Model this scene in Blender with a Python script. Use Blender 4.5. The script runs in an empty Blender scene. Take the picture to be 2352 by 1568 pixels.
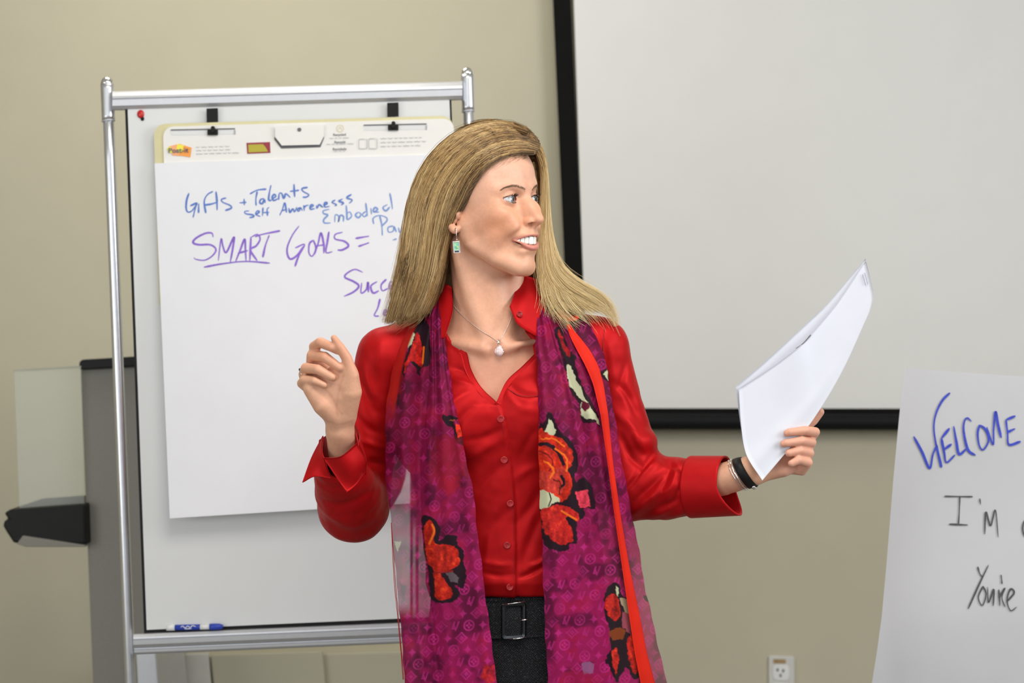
import bpy, bmesh, math, random
import numpy as np
from mathutils import Vector, Matrix

# ------------------------------------------------------------------ camera, world, lights
FPX = 3700.0                      # focal length in pixels of the 2352 x 1568 frame
CAMZ = 1.35
ROLL = math.radians(2.8)
D0 = 2.55                         # distance of the standing woman
S = D0 / FPX                      # metres per pixel at her distance
C_R = np.array([math.cos(ROLL), 0.0, -math.sin(ROLL)])
C_U = np.array([math.sin(ROLL), 0.0, math.cos(ROLL)])
C_F = np.array([0.0, 1.0, 0.0])
C_O = np.array([0.0, 0.0, CAMZ])
scene = bpy.context.scene
COL = scene.collection

cam_data = bpy.data.cameras.new('camera')
cam = bpy.data.objects.new('camera', cam_data)
COL.objects.link(cam)
m = Matrix(((C_R[0], C_U[0], 0, 0), (C_R[1], C_U[1], -1, 0), (C_R[2], C_U[2], 0, CAMZ), (0, 0, 0, 1)))
cam.matrix_world = m
cam_data.sensor_width = 36.0
cam_data.lens = FPX / 2352.0 * 36.0
cam_data.clip_start = 0.05
cam_data.dof.use_dof = True
cam_data.dof.focus_distance = 2.43
cam_data.dof.aperture_fstop = 5.0
scene.camera = cam

world = bpy.data.worlds.new('world')
scene.world = world
world.use_nodes = True
world.node_tree.nodes['Background'].inputs[0].default_value = (0.90, 0.95, 1.0, 1)
world.node_tree.nodes['Background'].inputs[1].default_value = 0.70

def area_light(name, loc, target, size, power, color=(1, 1, 1), size_y=None):
    ld = bpy.data.lights.new(name, 'AREA')
    ld.energy = power
    ld.color = color
    ld.size = size
    if size_y:
        ld.shape = 'RECTANGLE'
        ld.size_y = size_y
    o = bpy.data.objects.new(name, ld)
    COL.objects.link(o)
    o.location = loc
    d = Vector(target) - Vector(loc)
    o.rotation_euler = d.to_track_quat('-Z', 'Y').to_euler()
    return o

area_light('window_daylight', (2.75, 1.2, 2.05), (0.0, 2.6, 1.35), 1.5, 48, (0.97, 0.98, 1.0), 1.3)
area_light('ceiling_light_panel', (0.3, 1.3, 2.9), (0.2, 2.0, 0), 1.3, 40, (1.0, 0.95, 0.88), 1.2)
area_light('front_fill_light', (-0.9, -1.8, 1.9), (0.0, 2.6, 1.3), 2.0, 16, (0.95, 0.97, 1.0), 1.4)  # added soft fill from behind the camera, not a real window
area_light('left_fill_light', (-2.7, 0.4, 1.35), (-1.0, 4.0, 0.85), 1.6, 30, (0.96, 0.98, 1.0), 1.4)  # added fill to brighten the easel and lower left wall, no window there
area_light('ceiling_light_panel', (-0.6, 3.3, 2.9), (-0.5, 3.9, 0), 0.8, 13, (1.0, 0.94, 0.84), 0.6)

scene.view_settings.view_transform = 'Standard'
scene.view_settings.look = 'None'
scene.view_settings.gamma = 1.0
scene.view_settings.use_curve_mapping = False
scene.view_settings.exposure = -0.06
scene.cycles.use_denoising = True
scene.cycles.max_bounces = 8
scene.cycles.transparent_max_bounces = 24

rng = np.random.default_rng(7)
random.seed(7)

# ------------------------------------------------------------------ mapping helpers
def uvd(u, v, d):
    """world point seen at photograph pixel (u, v) at distance d in front of the camera"""
    u = np.asarray(u, float); v = np.asarray(v, float); d = np.asarray(d, float)
    a = ((u - 1176.0) / FPX * d)[..., None]
    b = ((v - 784.0) / FPX * d)[..., None]
    return C_O + a * C_R - b * C_U + d[..., None] * C_F

def uvw(P):
    """body space (pixels right, pixels down, pixels away) to world"""
    P = np.asarray(P, float)
    return uvd(P[..., 0], P[..., 1], D0 + P[..., 2] * S)

def srgb(r, g, b):
    f = lambda c: (c / 255 / 12.92) if c / 255 <= 0.04045 else ((c / 255 + 0.055) / 1.055) ** 2.4
    return (f(r), f(g), f(b))

# ------------------------------------------------------------------ materials
def material(name, color, rough=0.5, metal=0.0, noise=0.0, nscale=40.0, bump=0.0, bscale=200.0,
             attr=None, sss=0.0, sheen=0.0, spec=0.5, alpha_attr=None, coat=0.0, translucent=0.0, ndetail=3.0):
    mt = bpy.data.materials.new(name)
    mt.use_nodes = True
    nt = mt.node_tree
    b = nt.nodes['Principled BSDF']
    b.inputs['Roughness'].default_value = rough
    b.inputs['Metallic'].default_value = metal
    b.inputs['Specular IOR Level'].default_value = spec
    if coat: b.inputs['Coat Weight'].default_value = coat
    if sheen:
        b.inputs['Sheen Weight'].default_value = sheen
        b.inputs['Sheen Tint'].default_value = (*color, 1)
    if sss:
        b.inputs['Subsurface Weight'].default_value = sss
        b.inputs['Subsurface Radius'].default_value = (1.0, 0.35, 0.2)
        b.inputs['Subsurface Scale'].default_value = 0.006
    tc = nt.nodes.new('ShaderNodeTexCoord')
    src = None
    if attr:
        an = nt.nodes.new('ShaderNodeAttribute'); an.attribute_name = attr
        src = an.outputs['Color']
    if noise:
        nz = nt.nodes.new('ShaderNodeTexNoise')
        nz.inputs['Scale'].default_value = nscale
        nz.inputs['Detail'].default_value = ndetail
        nt.links.new(tc.outputs['Object'], nz.inputs['Vector'])
        mr = nt.nodes.new('ShaderNodeMapRange')
        mr.inputs['From Min'].default_value = 0.3; mr.inputs['From Max'].default_value = 0.7
        mr.inputs['To Min'].default_value = 1 - noise; mr.inputs['To Max'].default_value = 1 + noise
        nt.links.new(nz.outputs['Fac'], mr.inputs['Value'])
        mx = nt.nodes.new('ShaderNodeVectorMath'); mx.operation = 'MULTIPLY'
        if src: nt.links.new(src, mx.inputs[0])
        else: mx.inputs[0].default_value = color
        cb = nt.nodes.new('ShaderNodeCombineXYZ')
        for i in range(3): nt.links.new(mr.outputs[0], cb.inputs[i])
        nt.links.new(cb.outputs[0], mx.inputs[1])
        src = mx.outputs[0]
    if src: nt.links.new(src, b.inputs['Base Color'])
    else: b.inputs['Base Color'].default_value = (*color, 1)
    if bump:
        nz = nt.nodes.new('ShaderNodeTexNoise')
        nz.inputs['Scale'].default_value = bscale
        nz.inputs['Detail'].default_value = 2
        nt.links.new(tc.outputs['Object'], nz.inputs['Vector'])
        bp = nt.nodes.new('ShaderNodeBump')
        bp.inputs['Strength'].default_value = bump
        bp.inputs['Distance'].default_value = 0.002
        nt.links.new(nz.outputs['Fac'], bp.inputs['Height'])
        nt.links.new(bp.outputs[0], b.inputs['Normal'])
    out = nt.nodes['Material Output']
    sh = b.outputs[0]
    if translucent:
        tr = nt.nodes.new('ShaderNodeBsdfTranslucent')
        if src: nt.links.new(src, tr.inputs[0])
        else: tr.inputs[0].default_value = (*color, 1)
        ms = nt.nodes.new('ShaderNodeMixShader'); ms.inputs[0].default_value = translucent
        nt.links.new(sh, ms.inputs[1]); nt.links.new(tr.outputs[0], ms.inputs[2])
        sh = ms.outputs[0]
    if alpha_attr:
        an = nt.nodes.new('ShaderNodeAttribute'); an.attribute_name = alpha_attr
        tp = nt.nodes.new('ShaderNodeBsdfTransparent')
        ms = nt.nodes.new('ShaderNodeMixShader')
        nt.links.new(an.outputs['Fac'], ms.inputs[0])
        nt.links.new(tp.outputs[0], ms.inputs[1]); nt.links.new(sh, ms.inputs[2])
        sh = ms.outputs[0]
    nt.links.new(sh, out.inputs['Surface'])
    return mt

def glass_mat(name, color, rough=0.02):
    mt = bpy.data.materials.new(name); mt.use_nodes = True
    b = mt.node_tree.nodes['Principled BSDF']
    b.inputs['Base Color'].default_value = (*color, 1)
    b.inputs['Transmission Weight'].default_value = 1.0
    b.inputs['Roughness'].default_value = rough
    b.inputs['IOR'].default_value = 1.45
    return mt

# ------------------------------------------------------------------ object helpers
def tag(o, label=None, cat=None, group=None, kind=None):
    if label: o['label'] = label
    if cat: o['category'] = cat
    if group: o['group'] = group
    if kind: o['kind'] = kind
    return o

def empty(name, loc, label=None, cat=None, group=None):
    o = bpy.data.objects.new(name, None)
    o.empty_display_size = 0.05
    COL.objects.link(o)
    o.location = Vector([float(x) for x in loc])
    return tag(o, label, cat, group)

def link_mesh(name, me, mat, parent=None, smooth=True):
    if mat is not None and not me.materials:
        me.materials.append(mat)
    if smooth:
        me.polygons.foreach_set('use_smooth', np.ones(len(me.polygons), bool))
    o = bpy.data.objects.new(name, me)
    COL.objects.link(o)
    if parent is not None:
        o.parent = parent
        o.matrix_parent_inverse = Matrix.Translation(-parent.location)
    return o

def mesh_np(name, V, Fc, mat, parent=None, smooth=True, col=None, alpha=None):
    """V (n,3) world points, Fc (m,k) faces"""
    V = np.ascontiguousarray(V, dtype=np.float32); Fc = np.ascontiguousarray(Fc, dtype=np.int32)
    me = bpy.data.meshes.new(name)
    k = Fc.shape[1]
    me.vertices.add(len(V)); me.vertices.foreach_set('co', V.ravel())
    me.loops.add(Fc.size); me.loops.foreach_set('vertex_index', Fc.ravel())
    me.polygons.add(len(Fc))
    me.polygons.foreach_set('loop_start', np.arange(0, Fc.size, k, dtype=np.int32))
    me.update(calc_edges=True)
    if col is not None:
        a = me.attributes.new('tint', 'FLOAT_COLOR', 'POINT')
        c = np.ones((len(V), 4), np.float32); c[:, :3] = col
        a.data.foreach_set('color', c.ravel())
    if alpha is not None:
        a = me.attributes.new('cover', 'FLOAT', 'POINT')
        a.data.foreach_set('value', np.ascontiguousarray(alpha, dtype=np.float32))
    return link_mesh(name, me, mat, parent, smooth)

def grid_faces(n, m_, off=0, wrap=False):
    """faces of an n x m grid of vertices (row-major)"""
    i = np.arange(n - 1)[:, None]
    j = np.arange(m_ if wrap else m_ - 1)[None, :]
    j2 = (j + 1) % m_
    a = i * m_ + j; b = i * m_ + j2; c = (i + 1) * m_ + j2; d = (i + 1) * m_ + j
    return np.stack([a, b, c, d], -1).reshape(-1, 4) + off

def bm_obj(name, bm, mat, parent=None, smooth=False, bevel=0.0):
    bmesh.ops.recalc_face_normals(bm, faces=bm.faces)
    if bevel:
        eds = [e for e in bm.edges if len(e.link_faces) == 2 and e.calc_face_angle(0) > 0.6]
        bmesh.ops.bevel(bm, geom=eds, offset=bevel, segments=2, affect='EDGES', profile=0.6)
    me = bpy.data.meshes.new(name)
    bm.to_mesh(me); bm.free()
    return link_mesh(name, me, mat, parent, smooth)

def prism(name, front, back, mat, parent=None, bevel=0.0, smooth=False):
    """solid between two matching outlines (world points)"""
    bm = bmesh.new()
    f = [bm.verts.new(Vector(p)) for p in front]
    b = [bm.verts.new(Vector(p)) for p in back]
    bm.faces.new(f); bm.faces.new(b[::-1])
    n = len(f)
    for i in range(n):
        bm.faces.new((f[i], b[i], b[(i + 1) % n], f[(i + 1) % n]))
    return bm_obj(name, bm, mat, parent, smooth, bevel)

def slab(name, pts, d, th, mat, parent=None, bevel=0.0, dfun=None):
    """a board whose face covers the outline pts (pixels) at distance d, thickness th metres to the back"""
    pts = np.array(pts, float)
    dd = np.full(len(pts), d) if dfun is None else dfun(pts[:, 0], pts[:, 1]) + d
    f = uvd(pts[:, 0], pts[:, 1], dd)
    return prism(name, f, f + np.array([0, th, 0]), mat, parent, bevel)

def rbox(u0, v0, u1, v1, r, n=5, corners=(1, 1, 1, 1), sk=0.0, sv=0.0):
    """rounded rectangle outline; sk shifts u per v, sv shifts v per u"""
    out = []
    for ci, (cx, cy, a0) in enumerate(((u1 - r, v0 + r, -90), (u1 - r, v1 - r, 0), (u0 + r, v1 - r, 90), (u0 + r, v0 + r, 180))):
        if not corners[ci]:
            out.append(((u1, u1, u0, u0)[ci], (v0, v1, v1, v0)[ci])); continue
        for k in range(n + 1):
            a = math.radians(a0 + 90 * k / n)
            out.append((cx + r * math.cos(a), cy + r * math.sin(a)))
    return [(x + sk * (y - v0), y + sv * (x - u0)) for x, y in out]

def catmull(P, n):
    P = np.array(P, float)
    if len(P) == 2:
        t = np.linspace(0, 1, n)[:, None]
        return P[0] * (1 - t) + P[1] * t
    Q = np.vstack([2 * P[0] - P[1], P, 2 * P[-1] - P[-2]])
    L = np.concatenate([[0], np.cumsum(np.linalg.norm(np.diff(P, axis=0), axis=1) + 1e-9)])
    s = np.linspace(0, L[-1], n)
    k = np.clip(np.searchsorted(L, s, side='right') - 1, 0, len(P) - 2)
    t = ((s - L[k]) / (L[k + 1] - L[k]))[:, None]
    p0, p1, p2, p3 = Q[k], Q[k + 1], Q[k + 2], Q[k + 3]
    return 0.5 * (2 * p1 + (p2 - p0) * t + (2 * p0 - 5 * p1 + 4 * p2 - p3) * t ** 2 + (3 * p1 - p0 - 3 * p2 + p3) * t ** 3)

def interp_curve(P, t):
    """piecewise-linear value table P = [(t, a, b, ...)] read at t, smoothed"""
    P = np.array(P, float)
    return np.stack([np.interp(t, P[:, 0], P[:, k]) for k in range(1, P.shape[1])], -1)

def tube_arrays(C, R, k=10, cap=True, ell=None):
    """tube around world polyline C (n,3) with radii R"""
    C = np.asarray(C, float); n = len(C)
    R = np.broadcast_to(np.asarray(R, float), (n,))
    T = np.gradient(C, axis=0); T /= np.linalg.norm(T, axis=1)[:, None] + 1e-12
    ref = np.array([0, 1.0, 0]) if abs(T[0][1]) < 0.9 else np.array([1.0, 0, 0])
    N = np.cross(T, ref); N /= np.linalg.norm(N, axis=1)[:, None] + 1e-12
    B = np.cross(T, N)
    a = np.linspace(0, 2 * np.pi, k, endpoint=False)
    e = 1.0 if ell is None else ell
    V = C[:, None] + R[:, None, None] * (np.cos(a)[None, :, None] * N[:, None] + e * np.sin(a)[None, :, None] * B[:, None])
    V = V.reshape(-1, 3)
    F = grid_faces(n, k, wrap=True)
    if cap:
        V = np.vstack([V, C[0] , C[-1]])
        i0 = n * k
        c0 = [(i0, (j + 1) % k, j, j) for j in range(k)]
        base = (n - 1) * k
        c1 = [(i0 + 1, base + j, base + (j + 1) % k, base + (j + 1) % k) for j in range(k)]
        T3 = [tuple(f) for f in F]
        return V, T3 + [c[:3] for c in c0] + [c[:3] for c in c1]
    return V, F

def tube(name, C, R, mat, parent=None, k=10, ell=None):
    V, F = tube_arrays(C, R, k, True, ell)
    me = bpy.data.meshes.new(name)
    me.from_pydata([tuple(v) for v in V], [], [tuple(int(x) for x in f) for f in F])
    me.update()
    return link_mesh(name, me, mat, parent, True)

def tubes_px(name, curves, mat, parent, r, n=14, k=6, space=uvw):
    """several tubes in body space joined as one part"""
    Vs, Fs, off = [], [], 0
    for c in curves:
        V, F = tube_arrays(space(catmull(c, n)), r, k, False)
        Vs.append(V); Fs.append(F + off); off += len(V)
    return mesh_np(name, np.vstack(Vs), np.vstack(Fs), mat, parent)

def ribbons(name, strokes, width, d, mat, parent, dfun=None, lift=0.0004, vary=0.25):
    """ink strokes: flat ribbons lying on a sheet (pixels), widths in pixels"""
    Vs, Fs, off = [], [], 0
    for s in strokes:
        L = sum(math.dist(s[i], s[i + 1]) for i in range(len(s) - 1))
        n = max(4, int(L / 3))
        c = catmull(s, n)
        T = np.gradient(c, axis=0); T /= np.linalg.norm(T, axis=1)[:, None] + 1e-9
        N = np.stack([-T[:, 1], T[:, 0]], 1)
        w = width * 0.5 * (1 + vary * np.sin(np.linspace(0, 5, n) + L)) * np.clip(np.minimum(np.linspace(0, 1, n), np.linspace(1, 0, n)) * 8 + 0.5, 0, 1)
        a = c + N * w[:, None]; b = c - N * w[:, None]
        G = np.stack([a, b], 1).reshape(-1, 2)
        dd = (np.full(len(G), d) if dfun is None else dfun(G[:, 0], G[:, 1]) + d) - lift - 0.00003 * len(Vs)
        Vs.append(uvd(G[:, 0], G[:, 1], dd))
        Fs.append(grid_faces(n, 2, off)[:, ::-1]); off += len(G)
    return mesh_np(name, np.vstack(Vs), np.vstack(Fs), mat, parent, smooth=False)

def text_mesh(name, body, u, v, h, d, mat, parent, slope=0.0, stretch=1.0, bold=0.0, lift=0.001, dfun=None):
    """printed words: outline font turned into a flat mesh, left-bottom corner at pixel (u, v), letter height h px"""
    cu = bpy.data.curves.new(name, 'FONT')
    cu.body = body; cu.size = 1.0; cu.offset = bold
    cu.resolution_u = 2
    o = bpy.data.objects.new(name, cu)
    COL.objects.link(o)
    dg = bpy.context.evaluated_depsgraph_get()
    me = bpy.data.meshes.new_from_object(o.evaluated_get(dg))
    bpy.data.objects.remove(o); bpy.data.curves.remove(cu)
    n = len(me.vertices)
    co = np.zeros(n * 3, np.float32); me.vertices.foreach_get('co', co); co = co.reshape(-1, 3)
    k = h / 0.7
    U = u + co[:, 0] * k * stretch; V = v - co[:, 1] * k + slope * (U - u)
    dd = (np.full(n, d) if dfun is None else dfun(U, V) + d) - lift
    W = uvd(U, V, dd).astype(np.float32)
    me.vertices.foreach_set('co', W.ravel()); me.update()
    return link_mesh(name, me, mat, parent, False)

# ------------------------------------------------------------------ implicit surfaces (sparse surface nets)
class Shape:
    """ordered list of smooth-blended primitives; each primitive fn(points)->distance"""
    def __init__(self): self.ops = []
    def add(self, fn, k=8.0): self.ops.append(('+', fn, k)); return self
    def sub(self, fn, k=4.0): self.ops.append(('-', fn, k)); return self
    def cut(self, fn, k=4.0): self.ops.append(('&', fn, k)); return self
    def eval(self, P, ops=None):
        d = np.full(len(P), 1e3, np.float32)
        for op, fn, k in (self.ops if ops is None else ops):
            e = fn(P)
            if op == '+':
                h = np.maximum(k - np.abs(d - e), 0) / k
                d = np.minimum(d, e) - h * h * k * 0.25
            else:
                if op == '-': e = -e
                h = np.maximum(k - np.abs(d - e), 0) / k
                d = np.maximum(d, e) + h * h * k * 0.25
        return d

def ell(c, r, R=None):
    c = np.array(c, np.float32); r = np.array(r, np.float32)
    def f(P):
        q = P - c
        if R is not None: q = q @ R
        k0 = np.sqrt(((q / r) ** 2).sum(1)); k1 = np.sqrt(((q / r ** 2) ** 2).sum(1)) + 1e-9
        return k0 * (k0 - 1) / k1
    return f

def rot(ax, ay, az):
    """columns are the local axes, angles in degrees"""
    e = Matrix.Rotation(math.radians(az), 3, 'Z') @ Matrix.Rotation(math.radians(ay), 3, 'Y') @ Matrix.Rotation(math.radians(ax), 3, 'X')
    return np.array(e, np.float32)

def chain(pts, rad, flat=None):
    """round-cone chain; flat = (axis vector, factor) squeezes distances along an axis"""
    pts = np.array(pts, np.float32); rad = np.array(rad, np.float32) if np.ndim(rad) else np.full(len(pts), rad, np.float32)
    def f(P):
        best = None
        for i in range(len(pts) - 1):
            a, b = pts[i], pts[i + 1]; ba = b - a
            pa = P - a
            h = np.clip(pa @ ba / (ba @ ba + 1e-9), 0, 1)
            q = pa - h[:, None] * ba
            if flat is not None:
                ax, fac = flat; q = q + (q @ ax)[:, None] * ax * (fac - 1)
            e = np.sqrt((q * q).sum(1)) - (rad[i] + (rad[i + 1] - rad[i]) * h)
            best = e if best is None else np.minimum(best, e)
        return best
    return f

def surface(shape, lo, hi, h, B=14):
    """mesh the zero set inside the box lo..hi with cell size h -> (V, F) in the shape's space"""
    lo = np.array(lo, np.float32); hi = np.array(hi, np.float32)
    nb = np.ceil((hi - lo) / (h * B)).astype(int)
    g = np.stack(np.meshgrid(*[np.arange(n) for n in nb], indexing='ij'), -1).reshape(-1, 3)
    cen = lo + (g + 0.5) * B * h
    half = B * h * 0.5 * 1.7321
    dist = shape.eval(cen.astype(np.float32))
    keep = np.abs(dist) < half * 1.9 + 3
    g = g[keep]; cen = cen[keep]
    prim = [fn(cen.astype(np.float32)) for _, fn, _ in shape.ops]
    N = (nb * B + 4).astype(np.int64)
    ax = np.arange(-1, B + 1)
    loc = np.stack(np.meshgrid(ax, ax, ax, indexing='ij'), -1).reshape(-1, 3)
    m_ = B + 2
    ids_all, pos_all, quad_all = [], [], []
    offs = np.array([[0,0,0],[1,0,0],[0,1,0],[1,1,0],[0,0,1],[1,0,1],[0,1,1],[1,1,1]])
    edges = [(0,1),(2,3),(4,5),(6,7),(0,2),(1,3),(4,6),(5,7),(0,4),(1,5),(2,6),(3,7)]
    for bi in range(len(g)):
        ops = [o for o, pd in zip(shape.ops, prim) if pd[bi] < half * 2.2 + 3 * o[2] + 6 or o[0] == '&']
        if not ops: continue
        base = g[bi] * B
        P = (lo + (base + loc) * h).astype(np.float32)
        D = shape.eval(P, ops).reshape(m_, m_, m_)
        sgn = D < 0
        if sgn.all() or not sgn.any(): continue
        cs = [sgn[o[0]:m_ - 1 + o[0], o[1]:m_ - 1 + o[1], o[2]:m_ - 1 + o[2]] for o in offs]
        cnt = sum(c.astype(np.int8) for c in cs)
        ci = np.argwhere((cnt > 0) & (cnt < 8))
        if len(ci) == 0: continue
        dv = np.stack([D[ci[:, 0] + o[0], ci[:, 1] + o[1], ci[:, 2] + o[2]] for o in offs], 1)
        acc = np.zeros((len(ci), 3)); num = np.zeros(len(ci))
        for a, b in edges:
            x = (dv[:, a] < 0) != (dv[:, b] < 0)
            t = np.where(x, dv[:, a] / np.where(x, dv[:, a] - dv[:, b], 1), 0)
            p = offs[a] + t[:, None] * (offs[b] - offs[a])
            acc += np.where(x[:, None], p, 0); num += x
        pos = acc / num[:, None] + ci - 1 + base
        gc = ci - 1 + base + 2
        gid = (gc[:, 0] * N[1] + gc[:, 1]) * N[2] + gc[:, 2]
        ids_all.append(gid); pos_all.append(lo + pos * h)
        # quads: edges starting at grid nodes inside the block (node index 1..B)
        for axis in range(3):
            sl0 = [slice(1, B + 1)] * 3; sl1 = list(sl0); sl1[axis] = slice(2, B + 2) 
            A_ = sgn[tuple(sl0)]
            Bv = sgn[tuple(sl1)]
            e = np.argwhere(A_ != Bv)
            if len(e) == 0: continue
            fl = A_[e[:, 0], e[:, 1], e[:, 2]]
            node = e + base + 2
            o1 = np.zeros(3, int); o2 = np.zeros(3, int)
            o1[(axis + 1) % 3] = -1; o2[(axis + 2) % 3] = -1
            q = [node, node + o1, node + o1 + o2, node + o2]
            q = np.stack([(x[:, 0] * N[1] + x[:, 1]) * N[2] + x[:, 2] for x in q], 1)
            q = np.where(fl[:, None], q, q[:, ::-1])
            quad_all.append(q)
    ids = np.concatenate(ids_all); pos = np.concatenate(pos_all)
    ids, ix = np.unique(ids, return_index=True); pos = pos[ix]
    Q = np.concatenate(quad_all)
    s = np.searchsorted(ids, Q); s = np.clip(s, 0, len(ids) - 1)
    ok = (ids[s] == Q).all(1)
    return pos.astype(np.float64), s[ok]

def vnormals(V, F):
    a = V[F[:, 1]] - V[F[:, 0]]; b = V[F[:, -1]] - V[F[:, 0]]
    fn = np.cross(a, b)
    N = np.zeros_like(V)
    for k in range(F.shape[1]):
        for c in range(3):
            N[:, c] += np.bincount(F[:, k], fn[:, c], len(V))
    return N / (np.linalg.norm(N, axis=1)[:, None] + 1e-12)

def relax(V, F, it=2, lam=0.5):
    E = np.concatenate([F[:, [k, (k + 1) % F.shape[1]]] for k in range(F.shape[1])])
    E = np.concatenate([E, E[:, ::-1]])
    deg = np.bincount(E[:, 0], minlength=len(V)) + 1e-9
    for _ in range(it):
        A = np.stack([np.bincount(E[:, 0], V[E[:, 1], c], len(V)) for c in range(3)], 1) / deg[:, None]
        V = V + lam * (A - V)
    return V

def seg_dist(P, pts):
    """distance of 2-D or 3-D points to a polyline, and the position 0..1 along it"""
    pts = np.array(pts, float); best = np.full(len(P), 1e9); tt = np.zeros(len(P))
    n = len(pts) - 1
    for i in range(n):
        a, b = pts[i], pts[i + 1]; ba = b - a
        h = np.clip((P - a) @ ba / (ba @ ba + 1e-9), 0, 1)
        e = np.linalg.norm(P - a - h[:, None] * ba, axis=1)
        m_ = e < best
        best = np.where(m_, e, best); tt = np.where(m_, (i + h) / n, tt)
    return best, tt

def inside(P, poly):
    """points of P (n,2) inside polygon"""
    poly = np.array(poly, float); x, y = P[:, 0], P[:, 1]
    r = np.zeros(len(P), bool)
    j = len(poly) - 1
    for i in range(len(poly)):
        xi, yi = poly[i]; xj, yj = poly[j]
        c = ((yi > y) != (yj > y)) & (x < (xj - xi) * (y - yi) / (yj - yi + 1e-12) + xi)
        r ^= c; j = i
    return r

def sstep(a, b, x):
    t = np.clip((x - a) / (b - a + 1e-12), 0, 1)
    return t * t * (3 - 2 * t)

def vnoise(P, scale, seed=0):
    """cheap smooth value noise in 2-D or 3-D, -1..1"""
    P = np.asarray(P, float) / scale
    if P.shape[1] == 2: P = np.hstack([P, np.zeros((len(P), 1))])
    r = np.random.default_rng(seed).uniform(-1, 1, 4096)
    i = np.floor(P).astype(np.int64); f = P - i; f = f * f * (3 - 2 * f)
    out = 0
    for dx in (0, 1):
        for dy in (0, 1):
            for dz in (0, 1):
                hsh = ((i[:, 0] + dx) * 73856093 ^ (i[:, 1] + dy) * 19349663 ^ (i[:, 2] + dz) * 83492791) & 4095
                w = (f[:, 0] if dx else 1 - f[:, 0]) * (f[:, 1] if dy else 1 - f[:, 1]) * (f[:, 2] if dz else 1 - f[:, 2])
                out = out + r[hsh] * w
    return out
# ------------------------------------------------------------------ the room
M = {}
M['wall'] = material('painted_wall', (0.495, 0.463, 0.348), 0.75, noise=0.02, nscale=6, bump=0.05, bscale=300)
M['floor'] = material('carpet', (0.20, 0.19, 0.17), 0.95, noise=0.25, nscale=120, bump=0.4, bscale=500)
M['ceiling'] = material('ceiling_tile', (0.78, 0.77, 0.73), 0.9, noise=0.03, nscale=50)
M['white_trim'] = material('trim_paint', (0.62, 0.60, 0.54), 0.5, noise=0.02)
M['screen'] = material('screen_fabric', (0.74, 0.74, 0.72), 0.85, noise=0.01, nscale=8)
M['black_cloth'] = material('black_border', (0.009, 0.009, 0.009), 0.9, noise=0.05, spec=0.05)
M['black_plastic'] = material('black_plastic', (0.010, 0.010, 0.010), 0.5, noise=0.1, nscale=60, spec=0.2)
M['black_matte'] = material('black_bar', (0.007, 0.007, 0.008), 0.6, noise=0.1, nscale=60, spec=0.15)
M['steel'] = material('brushed_aluminium', (0.63, 0.64, 0.67), 0.30, 0.85, noise=0.03, nscale=90)
M['rail'] = material('satin_aluminium', (0.62, 0.63, 0.66), 0.42, 0.6, noise=0.02, nscale=90)
M['chrome'] = material('chrome', (0.8, 0.8, 0.8), 0.12, 1.0, noise=0.02)
M['silver'] = material('silver', (0.85, 0.83, 0.80), 0.16, 1.0, noise=0.02)
M['board'] = material('whiteboard_enamel', (0.70, 0.71, 0.71), 0.28, noise=0.01, nscale=6)
M['paper'] = material('pad_paper', (0.80, 0.81, 0.85), 0.8, noise=0.012, nscale=14, bump=0.10, bscale=30)
M['header'] = material('header_card', (0.80, 0.79, 0.76), 0.6, noise=0.01)
M['kraft'] = material('cream_board', (0.66, 0.61, 0.36), 0.7, noise=0.03)
M['ink_blue'] = material('blue_ink', (0.10, 0.20, 0.56), 0.6, noise=0.15, nscale=300)
M['ink_lblue'] = material('light_blue_ink', (0.19, 0.31, 0.64), 0.6, noise=0.15, nscale=300)
M['ink_purple'] = material('purple_ink', (0.25, 0.13, 0.60), 0.6, noise=0.2, nscale=300)
M['ink_royal'] = material('royal_blue_ink', (0.03, 0.055, 0.48), 0.6, noise=0.2, nscale=200)
M['ink_black'] = material('black_ink', (0.06, 0.06, 0.065), 0.6, noise=0.3, nscale=200)
M['print_grey'] = material('grey_print', (0.50, 0.50, 0.52), 0.7, noise=0.02)
M['print_shade_dark'] = material('dark_print_and_shade', (0.14, 0.14, 0.15), 0.7, noise=0.02)  # printed lettering, and strips that paint in shade
M['red_plastic'] = material('red_magnet', (0.55, 0.02, 0.02), 0.3, noise=0.05)
M['orange'] = material('orange_print', (0.90, 0.35, 0.06), 0.6, noise=0.02)
M['peach'] = material('peach_print', (0.90, 0.42, 0.20), 0.6, noise=0.02)
M['yellow'] = material('yellow_print', (0.86, 0.80, 0.08), 0.6, noise=0.02)
M['maroon'] = material('maroon_print', (0.30, 0.03, 0.05), 0.6, noise=0.02)
M['olive'] = material('olive_print', (0.45, 0.40, 0.04), 0.6, noise=0.02)
M['grey_panel'] = material('grey_laminate', (0.23, 0.22, 0.19), 0.6, noise=0.05, nscale=200)
M['blue_plastic'] = material('blue_marker', (0.02, 0.05, 0.42), 0.35, noise=0.03)
M['white_plastic'] = material('white_plastic', (0.75, 0.76, 0.76), 0.35, noise=0.02)
M['outlet'] = material('outlet_plastic', (0.60, 0.60, 0.57), 0.4, noise=0.02)
M['glue'] = material('brown_tape', (0.33, 0.22, 0.10), 0.6, noise=0.2, nscale=200)

WY = 4.35                                      # back wall: y = WY + 0.06 x
def wall_pt(u, v, off=0.0):
    u = np.asarray(u, float); v = np.asarray(v, float)
    rx = (u - 1176) / FPX * C_R[0] - (v - 784) / FPX * C_U[0]
    d = (WY - off) / (1 - 0.06 * rx)
    return uvd(u, v, d)
def wall_slab(name, pts, off, th, mat, parent=None, bevel=0.0):
    pts = np.array(pts, float)
    f = wall_pt(pts[:, 0], pts[:, 1], off)
    return prism(name, f, f + np.array([0, th, 0]), mat, parent, bevel)

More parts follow.
